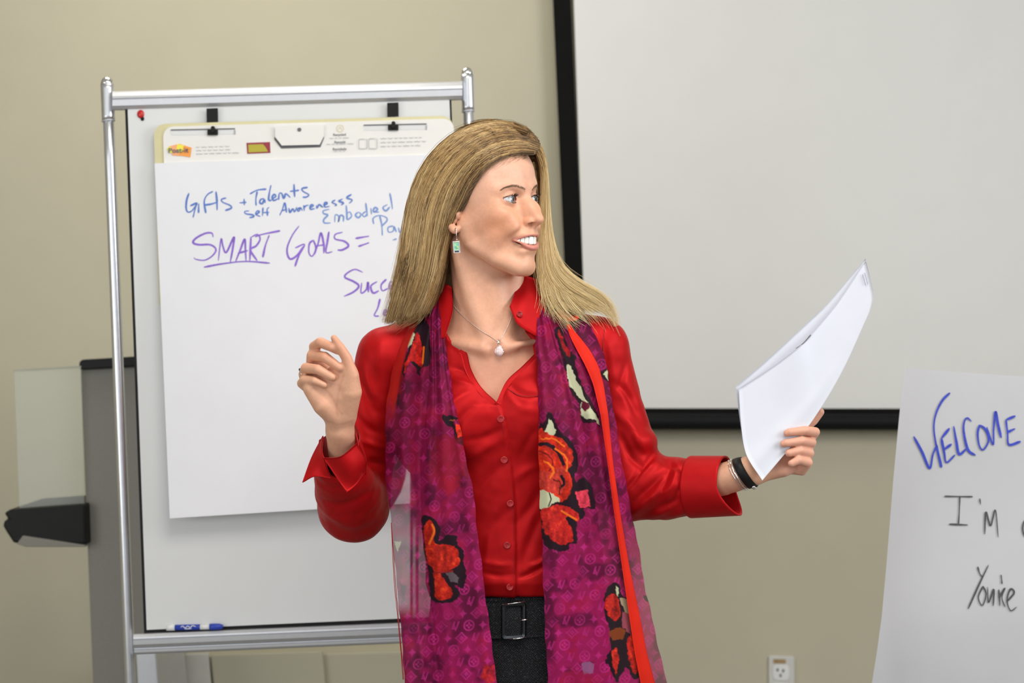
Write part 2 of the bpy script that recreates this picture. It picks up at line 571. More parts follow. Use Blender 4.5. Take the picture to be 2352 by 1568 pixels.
def world_box(name, lo, hi, mat, parent=None, bevel=0.0, skew=0.0):
    x0, y0, z0 = lo; x1, y1, z1 = hi
    f = [(x0, y0 + skew * x0, z0), (x1, y0 + skew * x1, z0), (x1, y0 + skew * x1, z1), (x0, y0 + skew * x0, z1)]
    b = [(x, y1 - y0 + y, z) for x, y, z in f]
    return prism(name, f, b, mat, parent, bevel)

tag(world_box('wall_back', (-3.2, WY, 0), (3.2, WY + 0.12, 3.0), M['wall'], skew=0.06), kind='structure')
tag(world_box('floor', (-3.2, -2.2, -0.1), (3.2, 4.8, 0.0), M['floor']), kind='structure')
tag(world_box('ceiling', (-3.2, -2.2, 3.0), (3.2, 4.8, 3.1), M['ceiling']), kind='structure')
tag(world_box('wall_left', (-3.32, -2.2, 0), (-3.2, 4.8, 3.0), M['wall']), kind='structure')
# right wall with a window opening that lets daylight in
tag(world_box('wall_right', (3.2, 2.9, 0), (3.32, 4.8, 3.0), M['wall']), kind='structure')
tag(world_box('wall_right', (3.2, -2.2, 0), (3.32, 2.9, 0.9), M['wall']), kind='structure')
tag(world_box('wall_right', (3.2, -2.2, 2.75), (3.32, 2.9, 3.0), M['wall']), kind='structure')
tag(world_box('baseboard_back', (-3.19, WY - 0.014, 0), (3.19, WY - 0.001, 0.10), M['white_trim'], bevel=0.003, skew=0.06), kind='structure')

# ------------------------------------------------------------------ projection screen
ps = empty('projection_screen', wall_pt(1800, 500, 0.03),
           'large white pull-down projection screen with black borders hanging on the wall', 'screen')
wall_slab('screen_surface', [(1309, -260), (2700, -260), (2700, 938), (1350, 938)], 0.045, 0.003, M['screen'], ps)
wall_slab('screen_border', [(1250, -260), (1311, -260), (1311, 0), (1352, 940), (1311, 940), (1270, 0)], 0.046, 0.004, M['black_cloth'], ps)
wall_slab('screen_border', [(1311, 937), (2700, 939), (2700, 952), (1311, 950)], 0.047, 0.005, M['black_cloth'], ps)
C = wall_pt(np.linspace(1306, 2705, 12), np.linspace(967, 970, 12), 0.055)
tube('weight_bar', C, 19 * 4.35 / FPX, M['black_matte'], ps, k=16)
tube('bar_end_cap', wall_pt(np.array([1300, 1308]), np.array([967, 967]), 0.055), 20 * 4.35 / FPX, M['black_plastic'], ps, k=16)

# ------------------------------------------------------------------ wall outlet
ou = empty('wall_outlet', wall_pt(1795, 1550), 'white wall outlet plate low on the wall right of the woman', 'outlet')
pl = wall_slab('cover_plate', rbox(1766, 1506, 1825, 1602, 5, sv=0.03), 0.008, 0.0078, M['outlet'], ou, bevel=0.002)
wall_slab('receptacle', rbox(1776, 1526, 1813, 1562, 10, sv=0.03), 0.0105, 0.004, M['white_plastic'], ou, bevel=0.001)
wall_slab('receptacle', rbox(1776, 1568, 1813, 1596, 10, sv=0.03), 0.0105, 0.004, M['white_plastic'], ou, bevel=0.001)
for (a, b) in ((1786, 1538), (1799, 1540), (1793, 1551)):
    wall_slab('slot', rbox(a - 2, b - 3.5, a + 2, b + 3.5, 1.5, 3), 0.0112, 0.0012, M['black_plastic'], ou)
wall_slab('tape_label', rbox(1776, 1513, 1805, 1523, 2, 2, sv=0.03), 0.0088, 0.001, M['glue'], ou)

# ------------------------------------------------------------------ pale cabinet / wall panel low behind the easel
cb = empty('low_cabinet', wall_pt(430, 2000), 'pale beige low cabinet against the wall below the whiteboard easel', 'cabinet')
def drop(pts, off, th, name, mat, **k): return wall_slab(name, pts, off, th, mat, cb, **k)
zf = 0.012
def floor_v(u, off):                            # pixel row where the floor meets that distance
    return 784 + (CAMZ - 0.012) * FPX / (WY - off) + (u - 1176) * -0.0489
drop([(352, 1512), (1000, 1494), (1040, floor_v(1040, .34)), (400, floor_v(400, .34))], 0.34, 0.30, 'carcass', M['wall'], bevel=0.004)
drop([(356, 1506), (478, 1500), (530, floor_v(530, .36)), (404, floor_v(404, .36))], 0.36, 0.018, 'door', M['white_trim'], bevel=0.003)
drop([(484, 1504), (740, 1496), (790, floor_v(790, .36)), (536, floor_v(536, .36))], 0.36, 0.018, 'door', M['wall'], bevel=0.003)

# ------------------------------------------------------------------ lectern at the left
lc = empty('lectern', uvd(250, 1500, 3.75), 'grey lectern column with black top and clear acrylic side behind the easel', 'lectern')
fl = lambda u, d: 784 + (CAMZ - 0.008) * FPX / d + (1176 - u) * 0.0489
slab('column', [(184, 846), (330, 840), (395, fl(395, 3.62)), (238, fl(238, 3.62))], 3.62, 0.30, M['grey_panel'], lc, bevel=0.004)
slab('base_block', [(312, 1500), (358, 1498), (410, fl(410, 3.60)), (350, fl(350, 3.60))], 3.60, 0.30, M['rail'], lc, bevel=0.003)
slab('top_cap', rbox(181, 826, 345, 850, 10, sv=-0.06), 3.60, 0.34, M['black_plastic'], lc, bevel=0.004)
slab('shelf_arm', [(22, 1170), (195, 1157), (198, 1251), (92, 1249), (30, 1247), (14, 1222), (6, 1208), (8, 1196), (18, 1192), (8, 1178)], 3.58, 0.26, M['black_plastic'], lc, bevel=0.006)
slab('shelf_underside_trim', [(38, 1249), (52, 1230), (196, 1252), (196, 1256), (60, 1256)], 3.575, 0.24, M['grey_panel'], lc, bevel=0.002)
M['acrylic'] = material('clear_acrylic', (0.85, 0.87, 0.84), 0.08, spec=0.6)
nt = M['acrylic'].node_tree
tp = nt.nodes.new('ShaderNodeBsdfTransparent'); tp.inputs[0].default_value = (0.93, 0.945, 0.93, 1)
mxs = nt.nodes.new('ShaderNodeMixShader'); mxs.inputs[0].default_value = 0.13
nt.links.new(tp.outputs[0], mxs.inputs[1]); nt.links.new(nt.nodes['Principled BSDF'].outputs[0], mxs.inputs[2])
nt.links.new(mxs.outputs[0], nt.nodes['Material Output'].inputs['Surface'])
slab('acrylic_panel', [(32, 852), (186, 843), (193, 1160), (44, 1169)], 3.60, 0.005, M['acrylic'], lc)
M['acrylic_edge'] = material('acrylic_edge', (0.33, 0.33, 0.25), 0.3, noise=0.05)
slab('acrylic_edge_strip', [(31, 849), (186, 840), (186, 844), (31, 853)], 3.599, 0.007, M['acrylic_edge'], lc)

# ------------------------------------------------------------------ whiteboard easel
ED = 3.10
def edf(u, v): return 0.03 * (np.asarray(u, float) - 650) / 800.0
es = empty('whiteboard_easel', uvd(650, 1450, ED), 'tall aluminium easel with whiteboard between two round poles', 'easel')
def epole(x0, y0, x1, y1, y2):
    k = (x1 - x0) / (y1 - y0)
    vs = np.linspace(y0, y2, 14)
    us = x0 + k * (vs - y0)
    px = ED / FPX
    tube('pole', uvd(us, vs, ED + 0.03 + edf(us, vs)), 12.5 * px, M['steel'], es, k=24)
    vs2 = np.linspace(y0 - 2, y0 + 80, 10); us2 = x0 + k * (vs2 - y0)
    tube('pole_sleeve', uvd(us2, vs2, ED + 0.03 + edf(us2, vs2)), 15.0 * px, M['steel'], es, k=24)
    vs3 = y0 + np.array([-1, -6, -12, -16, -18.5, -19.5]) ; us3 = x0 + k * (vs3 - y0)
    tube('pole_cap', uvd(us3, vs3, ED + 0.03 + edf(us3, vs3)), np.array([14.6, 14.4, 12.5, 9.5, 5.5, 1]) * px, M['chrome'], es, k=24)
    tube('collar_ring', uvd(us2[-2:] , vs2[-1] + np.array([0, 3]), ED + 0.03 + edf(us2[-2:], 0)), 15.6 * px, M['rail'], es, k=24)
FL = lambda u, d: 784 + (CAMZ - 0.07) * FPX / d + (1176 - u) * 0.0489
epole(246, 196, 299, 1540, FL(330, 3.12))
epole(1073, 174, 1118, 1520, FL(1150, 3.14))
def erail(name, y, hgt, x0, x1, sl, bulge, dd):
    n = 12
    us = np.linspace(x0, x1, 2)
    prof = [(0.0, 0.002), (0.06, -0.004), (0.25, -0.0075), (0.36, -0.008), (0.40, -0.0065), (0.44, -0.008), (0.75, -0.0075), (0.93, -0.004), (1.0, 0.002), (1.0, 0.03), (0.0, 0.03)]
    V = []
    for u in us:
        for t, w in prof:
            V.append(uvd(u, y + sl * (u - x0) + t * hgt, ED + dd + edf(u, 0) + w * bulge))
    n = len(prof); F = []
    for j in range(n):
        F.append((j, (j + 1) % n, n + (j + 1) % n, n + j))
    me = bpy.data.meshes.new(name)
    me.from_pydata([tuple(v) for v in V], [], F + [tuple(range(n))[::-1], tuple(range(n, 2 * n))]); me.update()
    return link_mesh(name, me, M['rail'], es, False)
erail('top_rail', 210, 44, 258, 1062, -0.0295, 1.6, 0.012)
erail('bottom_rail', 1455, 34, 306, 1108, -0.042, 1.4, 0.004)
erail('lower_rail_lip', 1484, 19, 308, 1110, -0.042, 0.9, 0.010)
slab('board_edge_trim', [(287, 248), (1036, 226), (1082, 1422), (331, 1458)], ED + 0.012, 0.016, M['black_plastic'], es, dfun=edf)
slab('whiteboard', [(293, 246), (1032, 226), (1078, 1413), (337, 1446)], ED + 0.008, 0.016, M['board'], es, dfun=edf)
for lx in (306, 1120):                           # feet reaching the floor
    d = 3.12
    a = uvd(lx + 25, FL(lx + 25, d) - 6, d)
    c = np.array([[a[0], a[1] - 0.30, 0.035], [a[0], a[1], 0.05], [a[0], a[1] + 0.30, 0.035]])
    tube('foot', catmull(c, 10), 0.02, M['steel'], es, k=12)
    for yy in (-0.28, 0.28):
        tube('caster', np.array([[a[0] - 0.012, a[1] + yy, 0.022], [a[0] + 0.012, a[1] + yy, 0.022]]), 0.021, M['black_plastic'], es, k=16)

# hooks holding the pad
for hx, hy, cy in ((487, 249, 297), (902, 236, 286)):
    hk = empty('board_hook', uvd(hx, cy, ED), ('left' if hx < 600 else 'right') + ' black plastic hook gripping the top of the flip pad', 'hook', 'black hooks holding the flip pad')
    slab('hook_strap', [(hx - 13, hy), (hx + 13, hy - 1), (hx + 13.5, hy + 31), (hx - 12.5, hy + 32)], ED - 0.003, 0.003, M['black_plastic'], hk, bevel=0.0006, dfun=edf)
    slab('hook_clasp', rbox(hx - 11, cy, hx + 13, cy + 13, 2, 3), ED - 0.017, 0.004, M['black_plastic'], hk, bevel=0.0008, dfun=edf)
    slab('hook_knob', rbox(hx - 3, cy - 8, hx + 6, cy + 8, 4, 5), ED - 0.021, 0.006, M['black_plastic'], hk, bevel=0.0008, dfun=edf)
mg = empty('board_magnet', uvd(323, 265, ED), 'small red and black magnet at the upper left corner of the whiteboard', 'magnet')
V_, F_ = surface(Shape().add(ell((0, 0, 0), (8.5, 10, 6))), (-14, -14, -14), (14, 14, 14), 1.5)
def at_px(V_, u, v, d, k=1.0): return uvd(u + V_[:, 0], v + V_[:, 1], d + V_[:, 2] * d / FPX * k - 0.004)
mesh_np('magnet_body', at_px(V_, 323, 262, ED), F_, M['red_plastic'], mg)
mesh_np('magnet_tip', at_px(V_ * 0.5, 327, 272.5, ED - 0.001), F_, M['black_plastic'], mg)

# flip pad hanging on the board
PD = ED - 0.012
pad = empty('flip_pad', uvd(640, 700, PD), 'white easel pad with blue and purple handwriting hanging on the whiteboard', 'flip pad')
def padf(u, v):                                   # the pad stands slightly off the board towards its lower edge
    return edf(u, v) - 0.022 * np.clip((np.asarray(v, float) - 370) / 800.0, 0, 1) ** 1.5
slab('backing_board', rbox(353, 285, 1040, 700, 26, corners=(1, 0, 0, 1), sv=-0.0285, sk=0.03), PD + 0.003, 0.006, M['kraft'], pad, dfun=edf)
slab('header_card', rbox(374, 291, 1042, 392, 24, corners=(1, 0, 0, 1), sv=-0.0285, sk=0.03), PD, 0.002, M['header'], pad, dfun=edf)
# sheets: a curved stack
def sheet(name, x0t, x0b, yt, yb, off, curl, mat, parent, nu=30, nv=40, wid=700, slt=-0.030, slb=-0.062):
    s, t = np.meshgrid(np.linspace(0, 1, nu), np.linspace(0, 1, nv))
    s = s.ravel(); t = t.ravel()
    u = (x0t + (x0b - x0t) * t) + s * wid
    v = (yt + slt * s * wid) * (1 - t) + (yb + slb * s * wid) * t
    wv = 0.0012 * np.sin(t * 9 + s * 2) + 0.0015 * np.sin(s * 5 + 1 + t * 3) * t
    dd = off + edf(u, v) - curl * t ** 1.5 + wv * np.clip(t * 4, 0, 1)
    a = uvd(u, v, dd); b = uvd(u, v, dd + 0.003)
    n = len(a)
    F = grid_faces(nv, nu)
    idx = np.arange(n).reshape(nv, nu)
    ring = np.concatenate([idx[0, :], idx[1:, -1], idx[-1, -2::-1], idx[-2:0:-1, 0]])
    rim = np.vstack([a[ring], b[ring]]); k = len(ring)
    r1 = np.arange(k) + 2 * n; r2 = np.roll(np.arange(k), -1) + 2 * n
    side = np.stack([r2, r1, r1 + k, r2 + k], 1)
    return mesh_np(name, np.vstack([a, b, rim]), np.vstack([F, F[:, ::-1] + n, side]), mat, parent, smooth=True)
def pad_surf(u, v):
    u = np.asarray(u, float); v = np.asarray(v, float)
    t = np.clip((v - 375) / 815.0, 0, 1); s = (u - 355 - 35 * t) / 700
    t = np.clip((v - (375 - 0.03 * s * 700)) / (815 - 0.032 * s * 700), 0, 1)
    wv = 0.0012 * np.sin(t * 9 + s * 2) + 0.0015 * np.sin(s * 5 + 1 + t * 3) * t
    return edf(u, v) - 0.022 * t ** 1.5 + wv * np.clip(t * 4, 0, 1)
sheet('under_sheets', 357, 391, 377, 1187, PD - 0.001, 0.018, M['paper'], pad)
top_sheet = sheet('top_sheet', 355, 390, 375, 1190, PD - 0.004, 0.022, M['paper'], pad)
# header details: hang slots, folded tab, little hole
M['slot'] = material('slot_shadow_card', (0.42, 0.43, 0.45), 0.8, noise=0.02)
for x0, y0, x1 in ((392, 298, 540), (835, 287, 980)):
    slab('hang_slot', rbox(x0, y0, x1, y0 + 13, 6, sv=-0.02), PD - 0.0006, 0.0004, M['board'], pad, dfun=edf)
    slab('slot_edge_shade', rbox(x0, y0 - 1, x1, y0 + 2, 1.4, 3, sv=-0.02), PD - 0.0014, 0.001, M['print_shade_dark'], pad, dfun=edf)  # dark strip paints the shade under the upper slot rim
    slab('slot_edge_shade', rbox(x1 - 3, y0, x1 + 1, y0 + 11, 2, 3, sv=-0.02), PD - 0.0014, 0.001, M['slot'], pad, dfun=edf)  # grey strip paints the shade at the slot end
slab('tab_shade', [(630, 314), (648, 334), (732, 331), (744, 310), (744, 317), (736, 338), (646, 341), (630, 320)], PD - 0.001, 0.001, M['print_shade_dark'], pad, dfun=edf)  # dark band painted as the shadow below the folded tab
slab('folded_tab', [(632, 290), (744, 288), (744, 312), (734, 332), (647, 334), (632, 314)], PD - 0.006, 0.002, M['header'], pad, dfun=edf)
slab('punch_hole', rbox(683, 293, 692, 302, 4.4, 5), PD - 0.0072, 0.001, M['print_shade_dark'], pad, dfun=edf)
lg = slab('logo_patch', [(388, 336), (412, 330), (424, 334), (440, 339), (437, 361), (420, 358), (402, 357), (392, 350), (386, 344)], PD - 0.0012, 0.0008, M['orange'], pad, dfun=edf)
slab('logo_corner', [(408, 330), (422, 334), (418, 350), (410, 350), (405, 340)], PD - 0.0018, 0.0004, M['yellow'], pad, dfun=edf)
slab('logo_corner', [(383, 341), (392, 336), (396, 352), (388, 350)], PD - 0.0016, 0.0004, M['yellow'], pad, dfun=edf)
slab('logo_corner', [(390, 336), (409, 331), (411, 356), (396, 357)], PD - 0.0014, 0.0004, M['peach'], pad, dfun=edf)
text_mesh('logo_lettering', 'Post-it', 386, 351, 11, PD - 0.002, M['print_shade_dark'], pad, slope=-0.03, stretch=1.12, bold=0.02, dfun=edf)
slab('notice_patch', [(566, 328), (620, 326), (621, 351), (568, 353)], PD - 0.001, 0.0008, M['maroon'], pad, dfun=edf)
slab('notice_text_block', [(570, 332), (604, 331), (610, 338), (616, 348), (571, 350)], PD - 0.0014, 0.0004, M['olive'], pad, dfun=edf)
def fine_print(x, y, w, n, mat, hh=5.0, sl=-0.03, gap=7.6, seed=0):
    r = np.random.default_rng(seed); st = []
    for i in range(n):
        cx = x; end = x + w * r.uniform(0.55, 1.0)
        while cx < end:
            ww = r.uniform(6, 16)
            yy = y + i * gap + sl * (cx - x)
            st.append([(cx + ww * q / 4, yy + hh * 0.25 * (1 if q % 2 else -1)) for q in range(5)])
            cx += ww + 3
    return st
ribbons('fine_print', fine_print(450, 338, 115, 3, None, seed=3) + fine_print(874, 318, 105, 3, None, gap=9, seed=5) +
        fine_print(757, 317, 52, 1, None, hh=3) + fine_print(750, 331, 66, 1, None, hh=3) + fine_print(766, 347, 34, 1, None, hh=3) +
        [rbox(824, 319, 843, 341, 3) + [(840, 319)], rbox(847, 318, 866, 341, 3) + [(863, 318)]], 1.6, PD - 0.0004, M['print_grey'], pad, dfun=edf, vary=0)['kind'] = 'stuff'
M['print_gold'] = material('gold_print', (0.68, 0.62, 0.42), 0.6, noise=0.02)
ribbons('recycling_mark', [rbox(773, 287, 789, 303, 7.9, 6) + [(781, 287)], [(777, 299), (781, 291), (785, 299)]], 1.8, PD - 0.0004, M['print_gold'], pad, dfun=edf, vary=0)
for wd, x, y in (('Recycled', 765, 312), ('Recyclé', 768, 329), ('Reciclado', 764, 345)):
    text_mesh('printed_word', wd, x, y, 5.5, PD - 0.0004, M['print_shade_dark'], pad, slope=-0.03, stretch=1.05, bold=0.015, dfun=edf)

def ck(strokes, ox=380, oy=380, k=0.2636): return [[(ox + x * k, oy + y * k) for x, y in s] for s in strokes]
blue1 = ck([[(205,240),(185,300),(180,370),(195,405),(230,395),(262,350)], [(215,352),(272,328),(262,360),(240,455)],
 [(290,330),(288,415)], [(415,225),(372,248),(345,285),(338,330),(352,415)], [(338,345),(400,335),(455,318)], [(440,225),(448,300),(450,390)],
 [(530,282),(488,295),(500,320),(560,345),(575,370),(520,392)], [(645,325),(705,320)], [(685,290),(688,345)],
 [(735,248),(800,215),(880,205)], [(800,225),(788,290),(790,350)], [(862,288),(830,295),(822,325),(845,332),(862,295),(870,328)],
 [(920,170),(905,240),(900,300),(925,302)], [(932,290),(962,268),(948,250),(930,275),(942,305),(978,290)],
 [(985,300),(992,245),(1012,242),(1030,292)], [(1036,288),(1046,246),(1072,262),(1088,280)], [(1120,160),(1122,220),(1127,275)],
 [(1085,225),(1165,215)], [(1240,190),(1190,200),(1200,225),(1250,255),(1225,275),(1195,275)]])
blue2 = ck([[(730,395),(690,400),(700,420),(760,430),(770,445),(730,455)], [(785,430),(820,402),(800,395),(785,425),(828,445)],
 [(850,365),(845,440)], [(905,365),(886,380),(890,440)], [(850,410),(905,408)],
 [(995,435),(1020,380),(1040,325),(1055,410)], [(1010,395),(1060,380)], [(1075,370),(1085,410),(1110,375),(1125,405),(1145,360)],
 [(1182,365),(1150,380),(1160,400),(1182,370),(1192,395)], [(1205,345),(1210,395)], [(1210,370),(1222,350),(1248,345)],
 [(1260,370),(1290,348),(1268,342),(1262,380),(1302,375)], [(1315,345),(1320,375),(1338,340),(1372,365)],
 [(1385,348),(1412,327),(1388,322),(1386,360),(1432,355)], [(1480,300),(1450,320),(1492,340),(1475,352)], [(1545,290),(1510,310),(1552,325),(1530,345)],
 [(1622,250),(1580,280),(1628,300),(1600,330)]])
blue3 = ck([[(1430,380),(1375,395),(1380,420),(1415,430),(1380,470),(1385,500),(1440,500)],
 [(1475,495),(1480,430),(1510,442),(1508,490),(1522,436),(1550,442),(1550,490)], [(1575,345),(1580,410),(1585,470),(1622,440),(1604,402),(1588,418)],
 [(1680,405),(1655,430),(1680,455),(1705,425),(1680,405)], [(1745,400),(1715,425),(1735,447),(1758,420)], [(1745,325),(1760,442)],
 [(1790,370),(1795,425)], [(1812,408),(1850,382),(1825,365),(1812,400),(1862,405)], [(1935,340),(1895,365),(1920,395),(1955,360)],
 [(1955,240),(1970,320),(1978,382)], [(1868,440),(1885,520),(1890,610)], [(1815,510),(1810,460),(1860,435),(1920,450),(1930,480),(1880,532)],
 [(1985,525),(1940,540),(1945,580),(1985,570),(1990,530),(2012,580)], [(2030,540),(2045,585),(2075,530),(2040,640)], [(1980,650),(2015,638)]])
purp = ck([[(415,625),(405,590),(350,590),(270,630),(240,670),(290,690),(390,690),(440,730),(410,785),(340,825),(260,815),(250,800)],
 [(460,830),(485,640),(500,700),(530,757),(595,625),(590,700),(565,842)], [(610,840),(650,740),(690,642),(697,740),(702,830)], [(630,765),(720,740)],
 [(735,830),(740,720),(745,620)], [(745,625),(800,600),(825,640),(790,700),(740,735),(800,830)], [(905,605),(870,700),(848,800)],
 [(780,620),(850,598),(1000,568)], [(335,885),(500,855),(700,835),(910,850)], [(1165,525),(1110,600),(1065,700),(1062,770),(1090,815),(1150,780),(1205,700)],
 [(1130,718),(1212,688),(1160,790),(1128,880)], [(1290,650),(1255,680),(1250,760),(1280,790),(1310,720),(1290,650)],
 [(1300,775),(1330,680),(1355,588),(1380,690),(1380,765)], [(1310,700),(1390,690)], [(1425,575),(1410,670),(1400,757),(1455,750)],
 [(1545,580),(1480,600),(1480,640),(1560,660),(1595,700),(1540,735),(1500,735)], [(1655,635),(1775,615)], [(1680,705),(1775,672)],
 [(1720,930),(1650,905),(1580,940),(1565,975),(1640,1010),(1685,1050),(1640,1100),(1555,1140)], [(1710,1020),(1705,1110),(1750,1080),(1765,1015),(1768,1105)],
 [(1845,1010),(1790,1050),(1810,1110),(1860,1090)], [(1925,990),(1880,1040),(1890,1090),(1940,1070)], [(1945,1060),(1985,1030),(1962,1010),(1950,1070),(2012,1065)],
 [(2060,1000),(2030,1020),(2070,1050),(2040,1070)], [(2120,990),(2085,1010),(2130,1045),(2095,1065)],
 [(1870,1160),(1850,1240),(1820,1305),(1862,1312)], [(1900,1290),(1930,1265),(1910,1255),(1900,1300),(1945,1300)]])
ribbons('handwriting', blue1[:9], 3.8, PD - 0.004, M['ink_blue'], pad, dfun=pad_surf)
ribbons('handwriting', blue1[9:], 3.8, PD - 0.004, M['ink_blue'], pad, dfun=pad_surf)
ribbons('handwriting', blue2, 3.4, PD - 0.004, M['ink_blue'], pad, dfun=pad_surf)
ribbons('handwriting', blue3[:9], 3.4, PD - 0.004, M['ink_lblue'], pad, dfun=pad_surf)
ribbons('handwriting', blue3[9:], 3.4, PD - 0.004, M['ink_lblue'], pad, dfun=pad_surf)
for a_i, b_i in ((0, 9), (9, 16), (16, 18), (18, 25), (25, 27)): ribbons('handwriting', purp[a_i:b_i], 3.9, PD - 0.004, M['ink_purple'], pad, dfun=pad_surf)

# marker lying on the rail
mk = empty('marker_pen', uvd(440, 1440, ED), 'blue and white dry erase marker lying on the ledge of the whiteboard', 'marker')
px = ED / FPX
def seg(name, x0, x1, r, mat):
    us = np.linspace(x0, x1, 3 if np.ndim(r) == 0 else len(r)); vs = 1441 - 0.02 * (us - 384)
    tube(name, uvd(us, vs, ED - 0.004 + 0 * us), np.array(r) * px if np.ndim(r) else r * px, mat, mk, k=16)
seg('end_cap', 383, 402, 7.0, M['white_plastic'])
seg('barrel', 402, 460, 6.3, M['blue_plastic'])
seg('collar', 460, 482, 6.2, M['white_plastic'])
seg('pen_cap', 482, 512, [7.2, 7.4, 7.2, 7.0, 4.2], M['blue_plastic'])
ribbons('marker_print', [[(415, 1440), (420, 1437), (425, 1442), (431, 1437), (437, 1441), (442, 1436), (450, 1439)], [(424, 1444), (440, 1443)]], 1.8, ED - 0.004 - 6.8 * px, M['white_plastic'], mk, lift=0.0004, vary=0)

# ------------------------------------------------------------------ flip chart at the right
RD = 2.95
fc = empty('flip_chart', uvd(2250, 1500, RD), 'white flip chart sheet reading WELCOME in blue marker at the right edge', 'flip chart')
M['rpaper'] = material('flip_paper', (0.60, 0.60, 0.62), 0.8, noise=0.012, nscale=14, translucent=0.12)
nu, nv = 50, 70
s, t = np.meshgrid(np.linspace(0, 1, nu), np.linspace(0, 1, nv)); s = s.ravel(); t = t.ravel()
def r_left(v): return np.interp(v, [845, 950, 1100, 1300, 1420, 1500, 1568, 1760], [2078, 2066, 2052, 2036, 2025, 2014, 2003, 1975])
def rsurf(u, v):
    t = (v - 845) / 915.0
    return 0.012 * np.sin(t * 7.0 + (u - 2100) / 300) * np.clip(t * 2.2 - 0.4, 0, 1) - 0.05 * np.clip(t - 0.5, 0, 1) ** 2 + 0.004 * np.sin((u - 2000) / 60 + t * 5) * t + 0.03 * np.clip((2160 - u + 60 * t) / 160, 0, 1) ** 2 * t * 0.6
vv = 845 + t * 915
uu = r_left(vv) * (1 - s) + 2790 * s
v2 = vv + 0.075 * (uu - 2078) * (1 - t) + 0.02 * (uu - 2078) * t
dd = RD + rsurf(uu, v2)
a = uvd(uu, v2, dd); b = uvd(uu, v2, dd + 0.001)
F1 = grid_faces(nv, nu)
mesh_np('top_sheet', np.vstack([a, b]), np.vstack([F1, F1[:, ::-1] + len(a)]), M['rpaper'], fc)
k6 = lambda st: ck(st, 2000, 830, 0.4706)
W_ = k6([[(210,365),(250,440),(287,520),(303,455),(322,405)], [(322,405),(345,517)], [(345,517),(320,410),(308,320),(320,250),(350,190),(387,152)],
 [(345,375),(358,440),(370,492),(412,455)], [(345,375),(385,325)], [(355,432),(395,402)], [(405,315),(418,390),(432,452),(467,425)],
 [(492,292),(470,275),(455,300),(455,350),(475,430),(512,458)], [(532,308),(522,350),(530,410),(550,430),(575,385),(562,335),(535,310)],
 [(566,320),(597,405),(600,330),(609,245),(622,310),(637,372)], [(660,285),(668,350),(675,405),(732,390)], [(660,285),(707,265)], [(668,345),(705,327)]])
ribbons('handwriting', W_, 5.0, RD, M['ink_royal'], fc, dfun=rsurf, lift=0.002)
I_ = k6([[(360,657),(498,659)], [(435,657),(432,730),(428,795)], [(382,793),(475,797)], [(532,668),(536,697)], [(556,842),(562,735),(585,800),(608,725),(622,857)],
 [(775,765),(750,780),(742,815),(752,850),(780,860)],
 [(522,1000),(532,1035),(545,1050)], [(575,992),(530,1085),(475,1207)], [(548,1095),(525,1150),(545,1190),(563,1135),(548,1095)],
 [(570,1100),(575,1175),(600,1112),(598,1192)], [(636,1040),(641,1085)], [(625,1112),(630,1192)], [(628,1150),(655,1105),(640,1150),(655,1197)],
 [(665,1172),(700,1128),(682,1110),(665,1165),(683,1215),(713,1197)]])
for a_i, b_i in ((0, 5), (5, 6), (6, 99)): ribbons('handwriting', I_[a_i:b_i], 3.3, RD, M['ink_black'], fc, dfun=rsurf, lift=0.002)
slab('backing_board', [(2130, 862), (2760, 905), (2780, 1700), (2160, 1680)], RD + 0.06, 0.012, M['header'], fc)
slab('clamp_bar', [(2110, 848), (2770, 893), (2770, 925), (2110, 880)], RD + 0.03, 0.02, M['rail'], fc)
for lx, bx in ((2300, 2240), (2640, 2700)):
    p1 = uvd(lx, 900, RD + 0.09); z0 = uvd(bx, 2400, RD + 0.12)
    tube('leg', np.array([p1, (z0[0], z0[1], 0.012)]), 0.012, M['rail'], fc, k=12)
p1 = uvd(2470, 900, RD + 0.1)
tube('leg', np.array([p1, (p1[0], p1[1] + 0.55, 0.012)]), 0.012, M['rail'], fc, k=12)
# ------------------------------------------------------------------ the woman: skin
HY = math.radians(55)
HO = np.array([1191.0, 458.0, -72.0])            # point midway between the eyeballs
HF = np.array([math.sin(HY), 0.0, -math.cos(HY)])  # facing direction
HL = np.array([-math.cos(HY), 0.0, -math.sin(HY)]) # towards her right ear
HU = np.array([0.0, -1.0, 0.0])
HM = np.stack([HF, HL, HU], 1).astype(np.float32)  # columns
def H(f, l, u): return HO + f * HF + l * HL + u * HU
def Hs(pts): return [H(*p) for p in pts]
def to_head(P): return (np.asarray(P) - HO) @ HM
def hell(c, r, yaw=0, tilt=0):
    """ellipsoid in head axes, optional rotation about U (yaw) and L (tilt)"""
    R = HM @ rot(0, tilt, yaw)
    return ell(H(*c), r, R.astype(np.float32))

skin = Shape()
A = skin.add; X = skin.sub
# skull and face masses
A(hell((-108, 0, 40), (129, 100, 113)), 1)
A(hell((-42, 0, 52), (62, 80, 72)), 24)
A(hell((-40, 0, -50), (66, 68, 84)), 22)
A(hell((-34, 0, -112), (58, 52, 56)), 20)
A(hell((12, 0, -148), (24, 25, 25)), 22)
for sg in (1, -1):
    A(chain(Hs([(-92, sg * 74, -58), (-84, sg * 70, -98), (-30, sg * 50, -134), (10, sg * 20, -156)]), [26, 20, 19, 17]), 22)
    A(hell((-52, sg * 58, -66), (52, 26, 56)), 22)
    A(hell((-14, sg * 53, -36), (34, 25, 25)), 18)
    A(hell((4, sg * 39, -62), (26, 22, 27)), 16)
    A(hell((-60, sg * 72, 0), (50, 22, 60)), 25)
    A(chain(Hs([(15, sg * 14, 27), (8, sg * 42, 33), (-14, sg * 66, 24)]), [11, 10, 10]), 16)
# eye sockets
for sg in (1, -1):
    X(hell((26, sg * 44, 1), (20, 24, 17)), 14)
